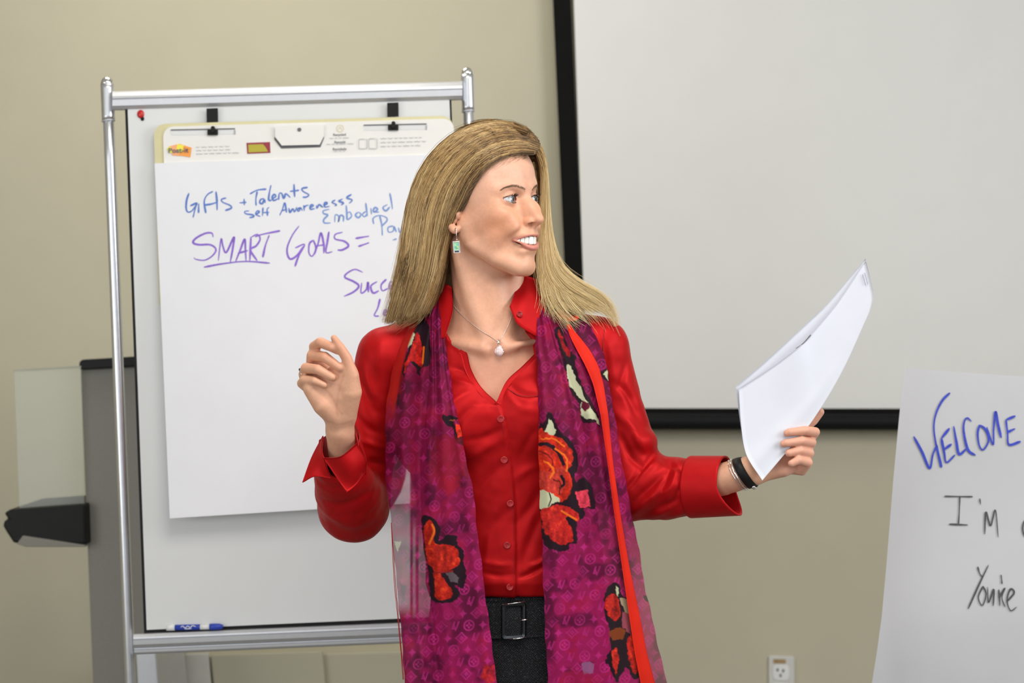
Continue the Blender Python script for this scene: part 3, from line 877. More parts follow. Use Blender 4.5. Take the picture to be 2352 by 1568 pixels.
# nose
A(chain(Hs([(14, 0, 16), (26, 0, -6), (42.5, 0, -27), (55, 0, -42)]), [9, 8.5, 9, 9.5]), 16)
A(hell((57, 0, -46), (11.5, 11, 10.5)), 8)
for sg in (1, -1):
    A(hell((27, sg * 9, -28), (27, 13, 26)), 14)
    A(hell((39, sg * 15.5, -51), (13, 8, 9.5)), 8)
A(chain(Hs([(56, 0, -53), (42, 0, -60)]), [4.5, 5]), 5)
for sg in (1, -1):
    X(hell((45, sg * 13.5, -58.5), (10, 8.5, 8), yaw=sg * 14), 1.5)
for sg in (1, -1): X(chain(Hs([(47, sg * 13.5, -58), (40, sg * 9, -49)]), [4.5, 4]), 1)
A(chain(Hs([(57, 0, -52), (50, 0, -59), (40, 0, -62)]), [4.5, 4, 5]), 3)
# upper lip mass, corners, mouth
A(hell((22, 0, -80), (24, 36, 18)), 14)
A(hell((20, 0, -118), (22, 30, 16)), 14)
UL = [(13, 40, -94), (27, 33, -88.5), (38, 20, -82.5), (44.5, 8, -80), (45, 0, -81.5), (44.5, -8, -80), (38, -20, -82.5), (27, -33, -88.5), (13, -40, -94)]
LLp = [(16, 40, -95), (30, 32.5, -99.5), (36, 21, -107.0), (41.5, 8, -110.5), (42.5, 0, -111), (41.5, -8, -110.5), (36, -21, -107.0), (30, -32.5, -99.5), (16, -40, -95)]
def mouth_gap(P):
    q = (P - HO.astype(np.float32)) @ HM
    l = np.abs(q[:, 1]); x = [0, 8, 20, 32, 36.5]
    top = np.interp(l, x, [-82, -81, -83.5, -89, -93]); bot = np.interp(l, x, [-108, -107.5, -104.5, -96.8, -94])
    return np.maximum(np.maximum(np.maximum(q[:, 2] - top, bot - q[:, 2]), 5 - q[:, 0]), l - 39).astype(np.float32) * 0.8
X(mouth_gap, 1.5)
A(chain(Hs(catmull(UL, 17)), [1.0, 1.5, 2.0, 2.5, 2.9, 3.2, 3.5, 3.7, 3.5, 3.7, 3.5, 3.2, 2.9, 2.5, 2.0, 1.5, 1.0]), 3)
A(chain(Hs(catmull(LLp, 17)), [1.0, 1.6, 2.4, 3.4, 4.4, 5.3, 6.0, 6.4, 6.5, 6.4, 6.0, 5.3, 4.4, 3.4, 2.4, 1.6, 1.0]), 4)
for sg in (1, -1):                                 # smile fold beside the mouth
    X(chain(Hs([(38, sg * 31, -66), (25, sg * 43, -78), (15, sg * 50, -92), (10, sg * 50, -108)]), [0.5, 2.0, 2.4, 1.0]), 12)
X(chain(Hs([(40, -16, -127), (43, 0, -128), (40, 16, -127)]), [1.5, 3, 1.5]), 12)
# eyelids: shells around each eyeball with an almond opening
EC = {1: H(0, 45, 0), -1: H(0, -45, 0)}
ER = 17.0
def almond(c, sg, w=20.5, hu=9.0, hl=8.4):
    c = np.array(c, np.float32); 
    def f(P):
        q = (P - c) @ HM
        x = q[:, 1] * sg - 1.5; y = q[:, 2] + x * -0.10 - 0.5
        Ru = (w * w + hu * hu) / (2 * hu); Rl = (w * w + hl * hl) / (2 * hl)
        du = np.hypot(x + 2, y - (hu - Ru)) - Ru
        dl = np.hypot(x, y + (hl - Rl)) - Rl
        return np.maximum(np.maximum(du, dl), -(q[:, 0] - 1))
    return f
for sg in (1, -1):
    A(ell(EC[sg], (20.2, 20.2, 19.6)), 7)
    A(chain([EC[sg] + HM @ np.array(p, np.float32) for p in ((15, sg * 16, 6), (19, sg * 2, 12), (12, -sg * 17, 3))], [2.0, 2.4, 2.0]), 4)
    X(almond(EC[sg], sg), 0.8)
    X(chain([EC[sg] + HM @ np.array(p, np.float32) for p in ((8, sg * 22, 9), (19.5, sg * 4, 15.5), (14, -sg * 16, 8))], [0.8, 1.3, 0.8]), 4)
    X(ell(EC[sg], (ER + 0.2,) * 3), 0.5)
# ears
for sg in (1, -1):
    A(hell((-114, sg * 100, -26), (19, 7, 33), yaw=sg * 14), 5)
    A(chain(catmull(Hs([(-96, sg * 99, -26), (-93, sg * 103, -2), (-106, sg * 108, 12), (-126, sg * 112, 8), (-136, sg * 112, -16), (-130, sg * 110, -44), (-118, sg * 107, -62)]), 18), 4.8), 3)
    A(chain(catmull(Hs([(-116, sg * 106, -60), (-107, sg * 103, -70), (-99, sg * 100, -66)]), 6), [6, 8, 9.5, 9.5, 8.5, 6]), 4)
    X(hell((-108, sg * 110, -32), (10, 9, 17), yaw=sg * 14), 4)
    A(hell((-97, sg * 102, -34), (5, 6, 10)), 5)
# neck
A(chain([(1103, 520, 0), (1110, 620, 4), (1119, 700, 8), (1126, 800, 16)], [78, 74, 76, 84]), 18)
A(chain([(1046, 560, -48), (1085, 690, -52), (1122, 786, -66)], [11, 13, 9]), 26)
A(chain([(1196, 600, 10), (1185, 700, -20), (1150, 786, -66)], [10, 12, 9]), 26)
# chest
A(ell((1136, 960, 40), (250, 200, 128)), 50)
A(chain([(960, 800, 40), (1060, 760, 30), (1200, 760, 30), (1320, 790, 40)], [40, 45, 45, 40]), 50)
A(chain([(1154, 800, -78), (1196, 790, -66), (1250, 780, -30)], [4, 4, 3]), 30)
A(chain([(1118, 802, -78), (1080, 794, -66), (1025, 787, -30)], [4, 4, 3]), 30)
X(ell((1136, 798, -94), (12, 14, 10)), 26)
X(chain([(1136, 850, -118), (1140, 960, -126)], [4, 8]), 45)

# ---- her right arm and hand (left in the picture)
WR = np.array([782, 1010, -150.])
A(chain([(884, 830, 30), (850, 1000, 70), (822, 1150, 95)], [36, 40, 38]), 20)
A(chain([(822, 1150, 95), (808, 1110, -10), (786, 1035, -125), (781, 990, -165)], [40, 40, 33, 32]), 14)
A(chain([(781, 990, -165), (779, 965, -178)], [31, 32], (np.array([0.25, 0, 0.97], np.float32), 1.35)), 10)
def finger(pts, rad, k=5): A(chain(pts, rad), k)
# palm: metacarpals fanning from the wrist
pal = np.array([0.12, -0.1, 0.98], np.float32)
A(chain([(783, 962, -180), (768, 920, -196), (752, 884, -205)], [31, 36, 32], (pal, 1.5)), 12)
A(chain([(772, 958, -188), (742, 930, -204), (716, 893, -205)], [24, 24, 20]), 12)
A(chain([(795, 950, -190), (806, 900, -214), (800, 858, -222)], [25, 25, 20]), 12)      # thumb mound
A(chain([(780, 905, -200), (768, 858, -212)], [26, 19]), 12)
A(chain([(792, 880, -214), (785, 846, -222)], [20, 13]), 10)
X(chain([(745, 858, -240), (765, 885, -244), (780, 930, -238)], [3, 7, 3]), 16)
# thumb
finger([(806, 898, -216), (808, 862, -230), (796, 822, -240), (780, 796, -246), (767, 776, -250)], [19, 16, 12.5, 11, 7.5], 10)
# fingers curled: rise from the knuckles at the left and bend back over the palm
finger([(762, 868, -196), (728, 822, -182), (722, 796, -196), (736, 786, -226), (762, 797, -244), (773, 805, -240)], [14, 12.5, 12.5, 12, 11, 8.5], 6)
finger([(748, 876, -192), (716, 832, -176), (717, 816, -196), (746, 820, -232), (780, 844, -238)], [15, 13, 13, 12.5, 9.5], 6)
finger([(730, 884, -190), (698, 860, -178), (703, 845, -200), (730, 848, -232), (762, 866, -236)], [13, 12.5, 12.5, 11.5, 9], 6)
finger([(716, 896, -190), (694, 880, -184), (700, 872, -204), (722, 874, -228), (744, 884, -232)], [14, 12, 11, 9.5, 7.5], 6)

# ---- her left arm and hand (right in the picture)
A(chain([(1378, 830, 28), (1420, 960, 50), (1448, 1100, 60)], [36, 40, 40]), 20)
A(chain([(1448, 1100, 60), (1560, 1115, 0), (1660, 1100, -40), (1722, 1082, -60)], [42, 42, 38, 31]), 14)
A(chain([(1690, 1092, -50), (1735, 1078, -62)], [33, 32], (np.array([0, 0, 1], np.float32), 1.25)), 12)
A(chain([(1735, 1078, -60), (1775, 1066, -50), (1818, 1052, -42)], [33, 33, 30], (np.array([0.1, 0.1, 0.98], np.float32), 1.4)), 10)
A(chain([(1755, 1082, -64), (1800, 1078, -60), (1832, 1066, -50)], [17, 17, 14]), 10)
A(chain([(1740, 1058, -50), (1785, 1020, -40), (1832, 984, -30)], [20, 19, 13]), 12)
# thumb goes behind the sheet and its tip shows above the edge
finger([(1800, 1010, -34), (1842, 985, -24), (1868, 965, -20), (1884, 946, -20)], [15, 13, 11.5, 9.5], 8)
# fingers: knuckles at the right, tips on the front of the sheet
finger([(1812, 1040, -36), (1856, 1012, -36), (1872, 992, -62), (1850, 988, -92), (1814, 992, -104), (1808, 994, -103)], [13, 12, 11.5, 10.5, 9, 8.5], 5)
finger([(1812, 1052, -38), (1852, 1036, -38), (1864, 1016, -64), (1842, 1012, -94), (1806, 1017, -106), (1800, 1019, -105)], [13, 12, 11.5, 10.5, 9, 8.5], 5)
finger([(1814, 1066, -40), (1848, 1060, -42), (1859, 1040, -66), (1838, 1034, -92), (1812, 1040, -102)], [13, 12, 11.5, 10.5, 9], 5)
finger([(1816, 1076, -44), (1842, 1080, -52), (1856, 1062, -74), (1834, 1056, -96), (1818, 1064, -102)], [12, 12, 11, 10, 8.5], 5)

def skin_tint(V):
    """skin colour as pigment: lips, cheeks, freckles, nails"""
    q = to_head(V)
    n = len(V)
    base = np.tile(np.array(SKIN), (n, 1))
    head = (V[:, 1] < 690) & (V[:, 0] > 960) & (V[:, 0] < 1300)
    f, l, u = q[:, 0], q[:, 1], q[:, 2]
    al = np.abs(l)
    def mixin(m_, c, a):
        w = (m_ * a)[:, None]
        return base * (1 - w) + np.array(c) * w
    # cheeks warm and tanned, forehead paler
    ch = np.exp(-(((f + 24) / 56) ** 2 + ((al - 62) / 44) ** 2 + ((u + 55) / 46) ** 2)) * head
    base = mixin(ch, (0.69, 0.265, 0.125), 0.72)
    fore = np.exp(-((u - 62) / 38) ** 2) * head
    base = mixin(fore, (0.78, 0.46, 0.36), 0.4)
    nose = np.exp(-(((f - 42) / 26) ** 2 + (l / 24) ** 2 + ((u + 36) / 24) ** 2)) * head
    base = mixin(nose, (0.74, 0.29, 0.14), 0.6)
    # lips
    dU, _ = seg_dist(q, catmull(UL, 17)); dL, _ = seg_dist(q, catmull(LLp, 17))
    lip = np.maximum(1 - sstep(3.8, 5.0, dU + 0.6*np.clip(u + 80, 0, 9)), 1 - sstep(6.2, 8.2, dL + np.clip(-117 - u, 0, 9) * 1.0)) * head * (f > 8)
    base = mixin(lip, (0.60, 0.19, 0.16), 0.75)
    mouth = head & (mouth_gap(np.asarray(V, np.float32)) < 1.2) & (dU > 4.3) & (dL > 6.9)
    base = np.where(mouth[:, None], np.array([0.26, 0.05, 0.05]), base)
    # eye rims
    for sg in (1, -1):
        e = (V - EC[sg]) @ HM
        r = np.linalg.norm(e, axis=1)
        x = e[:, 1] * sg - 1.5; y = e[:, 2] - 0.1 * x - 0.5
        hu, hl, w = 9.0, 8.4, 20.5
        Ru = (w * w + hu * hu) / (2 * hu); Rl = (w * w + hl * hl) / (2 * hl)
        du = np.hypot(x + 2, y - (hu - Ru)) - Ru; dl = np.hypot(x, y + (hl - Rl)) - Rl
        edge = np.maximum(du, dl)
        rim = (1 - sstep(0.4, 2.6, np.abs(edge))) * (e[:, 0] > 2) * (r < 26) * (du > dl)
        base = mixin(rim, (0.07, 0.035, 0.03), 0.85)
        rim2 = (1 - sstep(0.3, 1.8, np.abs(edge))) * (e[:, 0] > 2) * (r < 26) * (du <= dl)
        base = mixin(rim2, (0.30, 0.12, 0.10), 0.6)
        cr = np.exp(-((edge - 7) / 3.0) ** 2) * (r < 32) * (e[:, 2] > 4) * (e[:, 0] > 2)
        base = mixin(cr, (0.42, 0.22, 0.16), 0.35)
        # inner corner
        ic = np.exp(-(((x + 17) / 3.0) ** 2 + (y / 3.5) ** 2)) * (e[:, 0] > 0) * (r < 26)
        base = mixin(ic, (0.55, 0.12, 0.10), 0.7)
    # freckles and blotches
    base = base * (1 + 0.05 * vnoise(V, 14, 1) + 0.05 * vnoise(V, 4.0, 2))[:, None]
    ear = head & (f < -88) & (al > 98) & (u < 20) & (u > -84)
    em = np.exp(-(((f + 116) / 16) ** 2 + ((u + 28) / 30) ** 2)) * (al > 96) * head
    base = base * (1 - em[:, None] * np.array([0.0, 0.2, 0.22]))
    # chest is a little redder, finger tips and knuckles pinker
    chest = np.exp(-(((V[:, 0] - 1140) / 90) ** 2 + ((V[:, 1] - 850) / 70) ** 2)) * (V[:, 1] > 690)
    base = mixin(chest, (0.62, 0.26, 0.18), 0.45)
    for pl_ in ([(736, 868, -230), (756, 878, -232), (778, 884, -232)], [(728, 884, -226), (752, 898, -230), (770, 925, -226), (775, 955, -215)], [(748, 966, -205), (782, 974, -208), (808, 966, -200)], [(790, 860, -236), (782, 886, -236), (774, 930, -224), (786, 950, -220)]):
        sel = np.nonzero((V[:, 0] < 840) & (V[:, 1] < 1000) & (V[:, 2] < -190))[0]
        d_, _ = seg_dist(V[sel, :2], catmull([p[:2] for p in pl_], 12))
        w = np.zeros(n); w[sel] = np.exp(-(d_ / 2.8) ** 2); base = mixin(w, (0.50, 0.20, 0.14), 0.28)
    hand = (V[:, 0] < 860) & (V[:, 1] < 880)
    base = mixin(hand * sstep(880, 800, V[:, 1]), (0.70, 0.30, 0.19), 0.4)
    h2 = (V[:, 0] > 1780)
    base = mixin(h2 * 1.0, (0.72, 0.34, 0.27), 0.4)
    return np.clip(base, 0, 1)

SKIN = (0.75, 0.405, 0.265)
M['skin'] = material('skin', SKIN, 0.42, attr='tint', sss=0.22, spec=0.42, bump=0.04, bscale=900)

feet_w = np.array([1180.0, 2740.0, 0.0])
person = empty('person', uvw(np.array([1180., 2738., 40.])), 'woman in red shirt and magenta scarf standing, looking right and holding papers', 'person')

parts = []
for lo, hi, h in (((950, 255, -190), (1320, 980, 200), 1.72),
                  ((640, 740, -300), (880, 1060, -80), 1.8),
                  ((1640, 900, -150), (1920, 1160, 40), 1.8)):
    V_, F_ = surface(skin, lo, hi, h)
    c = V_[F_].mean(1); F_ = F_[((c > np.array(lo)) & (c < np.array(hi) + 3)).all(1)]
    parts.append((V_, F_))
# hidden limbs and trunk, coarse
hid = Shape()
for o in skin.ops: hid.ops.append(o)
for lo, hi, b0, b1 in (((700, 990, -300), (960, 1260, 190), (700, 1055, -300), (960, 1260, 190)),
                       ((1340, 760, -120), (1650, 1190, 150), (1330, 760, -120), (1645, 1190, 150)),
                       ((780, 740, -120), (960, 1060, 190), (780, 740, -95), (950, 1056, 190))):
    V_, F_ = surface(hid, lo, hi, 7, B=7)
    c = V_[F_].mean(1)
    parts.append((V_, F_[((c > b0) & (c < b1)).all(1)]))
Vs = []; Fs = []; off = 0
for V_, F_ in parts:
    V_ = relax(V_, F_, 2, 0.35)
    Vs.append(V_); Fs.append(F_ + off); off += len(V_)
Vs = np.vstack(Vs); Fs = np.vstack(Fs)
# creases of the neck
body = mesh_np('body', uvw(Vs), Fs[:, ::-1], M['skin'], person, col=skin_tint(Vs))
print('skin quads', len(Fs))

# eyes
M['sclera'] = material('eye_white', (0.74, 0.72, 0.72), 0.12, noise=0.02, coat=0.6)
M['iris'] = material('iris_blue_grey', (0.17, 0.21, 0.225), 0.15, noise=0.35, nscale=900, coat=1.0)
M['pupil'] = material('pupil', (0.004, 0.004, 0.005), 0.05, noise=0.02, coat=1.0)
def lathe_dir(name, c, d, prof, mat, parent, k=32):
    """revolve (radius, along) profile about direction d from centre c (body space)"""
    d = np.array(d, float); d /= np.linalg.norm(d)
    a = np.cross(d, [0, 1, 0]); a /= np.linalg.norm(a); b = np.cross(d, a)
    th = np.linspace(0, 2 * np.pi, k, endpoint=False)
    P = np.array(prof, float)
    V = np.array(c) + P[:, 1][:, None, None] * d + P[:, 0][:, None, None] * (np.cos(th)[None, :, None] * a + np.sin(th)[None, :, None] * b)
    return mesh_np(name, uvw(V.reshape(-1, 3)), grid_faces(len(P), k, wrap=True), mat, parent)
for sg in (1, -1):
    gz = HF * 1.0 + HL * (-0.10) + HU * 0.02
    a = np.linspace(0, math.pi, 26)
    e = lathe_dir('eye', EC[sg], gz, [(ER * math.sin(t), ER * math.cos(t)) for t in a], M['sclera'], person)
    a = np.linspace(0, 0.54, 8)
    lathe_dir('iris', EC[sg], gz, [((ER + 0.35) * math.sin(t) + 0.001, (ER + 0.35) * math.cos(t)) for t in a], M['iris'], e)
    a = np.linspace(0, 0.26, 5)
    lathe_dir('pupil', EC[sg], gz, [((ER + 0.6) * math.sin(t) + 0.001, (ER + 0.6) * math.cos(t)) for t in a], M['pupil'], e)

# teeth: a curved upper row
M['tooth'] = material('tooth_enamel', (0.86, 0.84, 0.78), 0.18, noise=0.02, coat=0.5)
arc = catmull([(7, 35, 0), (21, 29, 0), (32, 17, 0), (38, 6, 0), (39, 0, 0), (38, -6, 0), (32, -17, 0), (21, -29, 0), (7, -35, 0)], 200)
al_ = np.concatenate([[0], np.cumsum(np.linalg.norm(np.diff(arc, axis=0), axis=1))])
mid = al_[-1] / 2
wts = [12.5, 10.2, 9.6, 8.4, 7.5]
hts = [19.5, 17, 15, 11, 7.5]
for sg in (1, -1):
    p = mid
    for w, hgt in zip(wts, hts):
        c_s = p + sg * w / 2; p += sg * w
        x = np.interp(c_s, al_, arc[:, 0]); y = np.interp(c_s, al_, arc[:, 1])
        x2 = np.interp(c_s + 1, al_, arc[:, 0]); y2 = np.interp(c_s + 1, al_, arc[:, 1])
        yaw = math.degrees(math.atan2(-(x2 - x), (y2 - y)))
        yaw = math.degrees(math.atan2((y - 0) * 0 + (x - x2), (y2 - y)))
        top = -85.5 - 0.13 * abs(y) ; 
        sh = Shape()
        R = HM @ rot(0, 0, yaw if (y2 - y) > 0 else yaw + 180)
        cc = H(x, y, top - hgt / 2 + 2)
        def tooth(P, cc=np.array(cc, np.float32), R=R.astype(np.float32), w=w, hgt=hgt):
            q = (P - cc) @ R
            b = np.array([5.2, w / 2 * 1.03, hgt / 2], np.float32) - 3.0
            d = np.abs(q) - b
            return np.sqrt((np.maximum(d, 0) ** 2).sum(1)) + np.minimum(d.max(1), 0) - 3.0
        sh.add(tooth, 1)
        V_, F_ = surface(sh, np.array(cc) - 14, np.array(cc) + 14, 0.9, B=8)
        mesh_np('tooth', uvw(relax(V_, F_, 1)), F_[:, ::-1], M['tooth'], person)

# eyebrows and lashes as short hairs
M['brow'] = material('brow_hair', (0.24, 0.13, 0.075), 0.6, noise=0.2, nscale=400)
M['lash'] = material('lash_hair', (0.012, 0.008, 0.007), 0.5, noise=0.1)
def hairs(name, roots, dirs, length, r0, mat, parent, curve=0.0, seg=5):
    Vs, Fs, off = [], [], 0
    for p, d, L_ in zip(roots, dirs, length):
        d = d / np.linalg.norm(d)
        t = np.linspace(0, 1, seg)[:, None]
        c = p + d * L_ * t + HU * curve * (t ** 2) * L_
        V_, F_ = tube_arrays(c, r0 * (1.05 - t[:, 0]), 4, False)
        Vs.append(uvw(V_)); Fs.append(F_ + off); off += len(V_)
    return mesh_np(name, np.vstack(Vs), np.vstack(Fs), mat, parent)
def project(P, direction, n=26, step=1.5):
    """slide points onto the skin along direction (from outside inwards)"""
    P = np.array(P, np.float32); d = np.array(direction, np.float32)
    P = P - d * 0
    for _ in range(40):
        e = skin.eval(P)
        P = P + d * e[:, None] * 0.8
    return P
for sg in (1, -1):
    bl = catmull([(26, 17, 22), (22, 30, 28), (10, 46, 31), (-6, 61, 28), (-14, 69, 22)], 60)
    bl[:, 1] *= sg
    roots, dirs, Ls = [], [], []
    for i in range(460):
        s_ = rng.uniform(0, 1) ** 0.9; p = np.array([np.interp(s_ * 59, np.arange(60), bl[:, k]) for k in range(3)])
        thick = np.interp(s_, [0, .15, .5, 1], [2.6, 3.3, 2.4, 0.7])
        p = p + np.array([14, 0, rng.normal(0, thick * 0.55)])
        T_ = np.array([-0.45, sg * 0.9, np.interp(s_, [0, .5, 1], [0.75, 0.25, -0.25])])
        roots.append(HO + HM @ p); dirs.append(HM @ T_); Ls.append(rng.uniform(5, 8))
    roots = project(roots, -(HF * 0.95 + HL * 0.3 * sg))
    hairs('eyebrow', roots + HF * 0.3, dirs, Ls, 0.26, M['brow'], person)
    roots, dirs, Ls = [], [], []
    for i in range(70):
        x = rng.uniform(-14, 17); hu, w = 9.0, 20.5; Ru = (w * w + hu * hu) / (2 * hu)
        y = math.sqrt(max(Ru * Ru - (x + 2) ** 2, 0)) + hu - Ru
        yy = y + 0.10 * x + 0.5; ll = (x + 1.5) * sg
        ff = math.sqrt(max(19.8 ** 2 - ll ** 2 - yy ** 2, 9))
        roots.append(EC[sg] + HM @ np.array([ff, ll, yy])); 
        dirs.append(HM @ np.array([1.0, sg * (x / 22.0), 0.35])); Ls.append(rng.uniform(7, 10.5))
    for i in range(40):
        x = rng.uniform(-13, 17); hl, w = 8.4, 20.5; Rl = (w * w + hl * hl) / (2 * hl)
        y = -math.sqrt(max(Rl * Rl - x ** 2, 0)) - hl + Rl
        yy = y + 0.10 * x + 0.5; ll = (x + 1.5) * sg
        ff = math.sqrt(max(19.8 ** 2 - ll ** 2 - yy ** 2, 9))
        roots.append(EC[sg] + HM @ np.array([ff, ll, yy])); dirs.append(HM @ np.array([1.0, sg * (x / 22.0), -0.4])); Ls.append(rng.uniform(3, 4.5))
    hairs('eyelashes', roots, dirs, Ls, 0.38, M['lash'], person, curve=0.35)
# ------------------------------------------------------------------ red satin shirt
RED = (0.47, 0.0065, 0.009)
M['shirt'] = material('red_satin', RED, 0.48, 0.32, noise=0.06, nscale=60, ndetail=5, sheen=0.0, spec=0.14, bump=0.10, bscale=1400)
M['shirt_in'] = M['shirt']
M['button'] = material('red_button', (0.38, 0.012, 0.015), 0.25, noise=0.05)
M['thread'] = material('stitch', (0.30, 0.006, 0.008), 0.7, noise=0.05)

def loft(keys):
    K = np.array(keys, float)
    def f(P):
        v = P[:, 1]
        cx, rx, cw, rw = (np.interp(v, K[:, 0], K[:, i]) for i in (1, 2, 3, 4))
        x = (P[:, 0] - cx); y = (P[:, 2] - cw)
        k0 = np.sqrt((x / rx) ** 2 + (y / rw) ** 2); k1 = np.sqrt((x / rx ** 2) ** 2 + (y / rw ** 2) ** 2) + 1e-9
        d = k0 * (k0 - 1) / k1
        return np.maximum(d, np.maximum(K[0, 0] - v, v - K[-1, 0])).astype(np.float32)
    return f
def poly_sd(poly, wmax):
    poly = np.array(poly, float)
    closed = np.vstack([poly, poly[:1]])
    def f(P):
        q = P[:, :2].astype(float)
        d, _ = seg_dist(q, closed)
        d = np.where(inside(q, poly), -d, d)
        return np.maximum(d, P[:, 2] - wmax).astype(np.float32)
    return f
shirt = Shape()
B_ = shirt.add
B_(loft([(765, 1140, 200, 30, 80), (850, 1142, 232, 30, 112), (950, 1148, 236, 25, 128), (1050, 1156, 222, 30, 124), (1200, 1170, 204, 35, 118),
         (1290, 1178, 200, 35, 120), (1340, 1183, 206, 35, 124), (1370, 1186, 198, 36, 112)]), 1)
B_(chain([(888, 812, 28), (1000, 768, 26), (1075, 745, 30), (1200, 742, 30), (1290, 757, 26), (1376, 790, 26)], [60, 52, 50, 50, 52, 60]), 40)
B_(ell((1062, 965, -78), (72, 76, 44)), 50)
B_(ell((1228, 955, -78), (72, 76, 44)), 50)
# sleeves
B_(chain([(880, 820, 26), (862, 900, 40), (840, 1040, 70), (812, 1160, 84)], [58, 62, 68, 80]), 26)
B_(chain([(812, 1164, 84), (800, 1130, 10), (785, 1085, -70), (778, 1066, -104)], [80, 76, 64, 56]), 16)
B_(chain([(1382, 800, 26), (1412, 920, 42), (1440, 1050, 50), (1452, 1110, 52)], [60, 62, 72, 80]), 26)
B_(chain([(1452, 1114, 52), (1520, 1120, 26), (1600, 1118, -12), (1640, 1116, -30)], [80, 73, 64, 58]), 22)
B_(ell((1470, 1014, 25), (41, 34, 50)), 12)
VN = [(1030, 600), (1024, 690), (1018, 715), (1014, 745), (1034, 778), (1068, 808), (1081, 850), (1104, 890), (1141, 926), (1165, 876), (1200, 843), (1227, 815), (1222, 780), (1188, 742), (1176, 702), (1186, 660), (1186, 600)]
SHB = Shape(); SHB.ops = list(shirt.ops)           # before the neck opening is cut
shirt.sub(poly_sd(VN, 0), 3)
shirt.sub(chain([(1103, 520, 0), (1110, 620, 4), (1119, 700, 8), (1122, 740, 20)], [80, 78, 82, 70]), 4)
# hollow sleeve ends
shirt.sub(chain([(788, 1090, -60), (780, 1040, -140), (778, 980, -200)], [50, 52, 56]), 3)
shirt.sub(chain([(1640, 1116, -30), (1740, 1108, -70)], [50, 54]), 3)
SV, SF = surface(shirt, (680, 650, -240), (1760, 1385, 190), 3.9)
SV = relax(SV, SF, 2, 0.4)
SF = SF[~((SV[SF].mean(1)[:, 0] > 1606) & (SV[SF].mean(1)[:, 2] < 200))]
SN = vnormals(SV, SF)
# folds of the cloth: (polyline, width, height in px) ridges (+) and valleys (-)
FOLDS = [
 ([(1090, 930), (1060, 960), (1040, 1000)], 12, -5), ([(1075, 900), (1040, 925), (1030, 960)], 10, 4),
 ([(1150, 985), (1110, 1005), (1070, 1012)], 12, -5), ([(1150, 1010), (1110, 1030), (1075, 1055)], 13, 5),
 ([(1160, 1060), (1120, 1100), (1090, 1150)], 15, -4), ([(1165, 1170), (1130, 1210), (1105, 1280)], 16, -5),
 ([(1140, 1180), (1120, 1240), (1112, 1300)], 12, 4), ([(1195, 1050), (1215, 1010), (1232, 985)], 12, -4),
 ([(1185, 1100), (1210, 1080), (1240, 1070)], 12, 4), ([(1190, 1200), (1215, 1170), (1245, 1120)], 14, -5),
 ([(1200, 1290), (1222, 1230), (1245, 1180)], 14, -5), ([(1195, 1325), (1222, 1315), (1250, 1300)], 7, -8),
 ([(1215, 1300), (1235, 1295), (1255, 1282)], 7, 7), ([(1110, 1315), (1150, 1322), (1185, 1318)], 9, -5), ([(1105, 1290), (1150, 1298), (1180, 1296)], 9, 4),
 ([(1165, 880), (1200, 905), (1235, 910)], 9, -4), ([(1160, 900), (1190, 935), (1235, 945)], 12, 4),
 ([(1085, 865), (1062, 850), (1040, 845)], 8, -4), ([(1092, 885), (1065, 878), (1038, 872)], 9, 4),
 # her right sleeve
 ([(830, 880), (850, 930), (885, 960)], 12, -5), ([(836, 840), (856, 900), (880, 925)], 12, 5), ([(822, 960), (850, 985), (885, 1000)], 12, -7),
 ([(828, 1010), (855, 1020), (885, 1030)], 10, 6), ([(836, 1060), (860, 1062), (888, 1070)], 12, -8), ([(760, 1180), (810, 1205), (860, 1190)], 14, 6),
 ([(740, 1150), (790, 1160), (850, 1130)], 12, -6), ([(870, 790), (875, 860), (895, 930)], 14, 4),
 # her left sleeve
 ([(1400, 800), (1410, 870), (1450, 930)], 14, 4), ([(1415, 880), (1440, 905), (1470, 960)], 12, -9), ([(1420, 950), (1450, 980), (1478, 1030)], 13, 7),
 ([(1425, 1000), (1450, 1050), (1480, 1075)], 11, -8), ([(1430, 1120), (1470, 1085), (1510, 1060)], 10, 8), ([(1435, 1125), (1465, 1090), (1500, 1046)], 8, -12), ([(1450, 1160), (1490, 1120), (1536, 1078)], 11, -8), ([(1540, 1060), (1530, 1100), (1510, 1150)], 8, -6), ([(1575, 1062), (1565, 1110), (1545, 1160)], 8, -6), ([(1558, 1060), (1548, 1105), (1530, 1150)], 8, 5), ([(1500, 1185), (1530, 1170), (1560, 1150)], 9, 6),
 ([(1450, 1180), (1500, 1140), (1560, 1110)], 12, 7), ([(1470, 1190), (1530, 1160), (1600, 1140)], 12, -6), ([(1520, 1055), (1570, 1080), (1620, 1090)], 10, -5),
 ([(1530, 1190), (1580, 1170), (1620, 1165)], 11, 5), ([(1440, 830), (1430, 870), (1415, 900)], 9, -4), ([(1376, 745), (1390, 800), (1398, 850)], 5, -2.5),
]
dsp = np.zeros(len(SV))
for pl_, w_, h_ in FOLDS:
    m_ = (SV[:, 0] > min(p[0] for p in pl_) - 3 * w_) & (SV[:, 0] < max(p[0] for p in pl_) + 3 * w_) & (SV[:, 1] > min(p[1] for p in pl_) - 3 * w_) & (SV[:, 1] < max(p[1] for p in pl_) + 3 * w_)
    ix = np.nonzero(m_)[0]
    if len(ix) == 0: continue
    d, t_ = seg_dist(SV[ix, :2], catmull(pl_, 12))
    dsp[ix] += h_ * np.exp(-(d / (w_ * 0.8)) ** 2) * np.sin(np.pi * np.clip(t_ * 0.86 + 0.07, 0, 1)) ** 0.7
dsp += 1.6 * vnoise(SV, 42, 5) + 0.8 * vnoise(SV, 19, 6)
PK = [(1143, 924), (1156, 965), (1164, 1010), (1172, 1060), (1179, 1120), (1183, 1180), (1184, 1250), (1183, 1310), (1184, 1366)]
dsp *= 1 - sstep(1560, 1590, SV[:, 0])
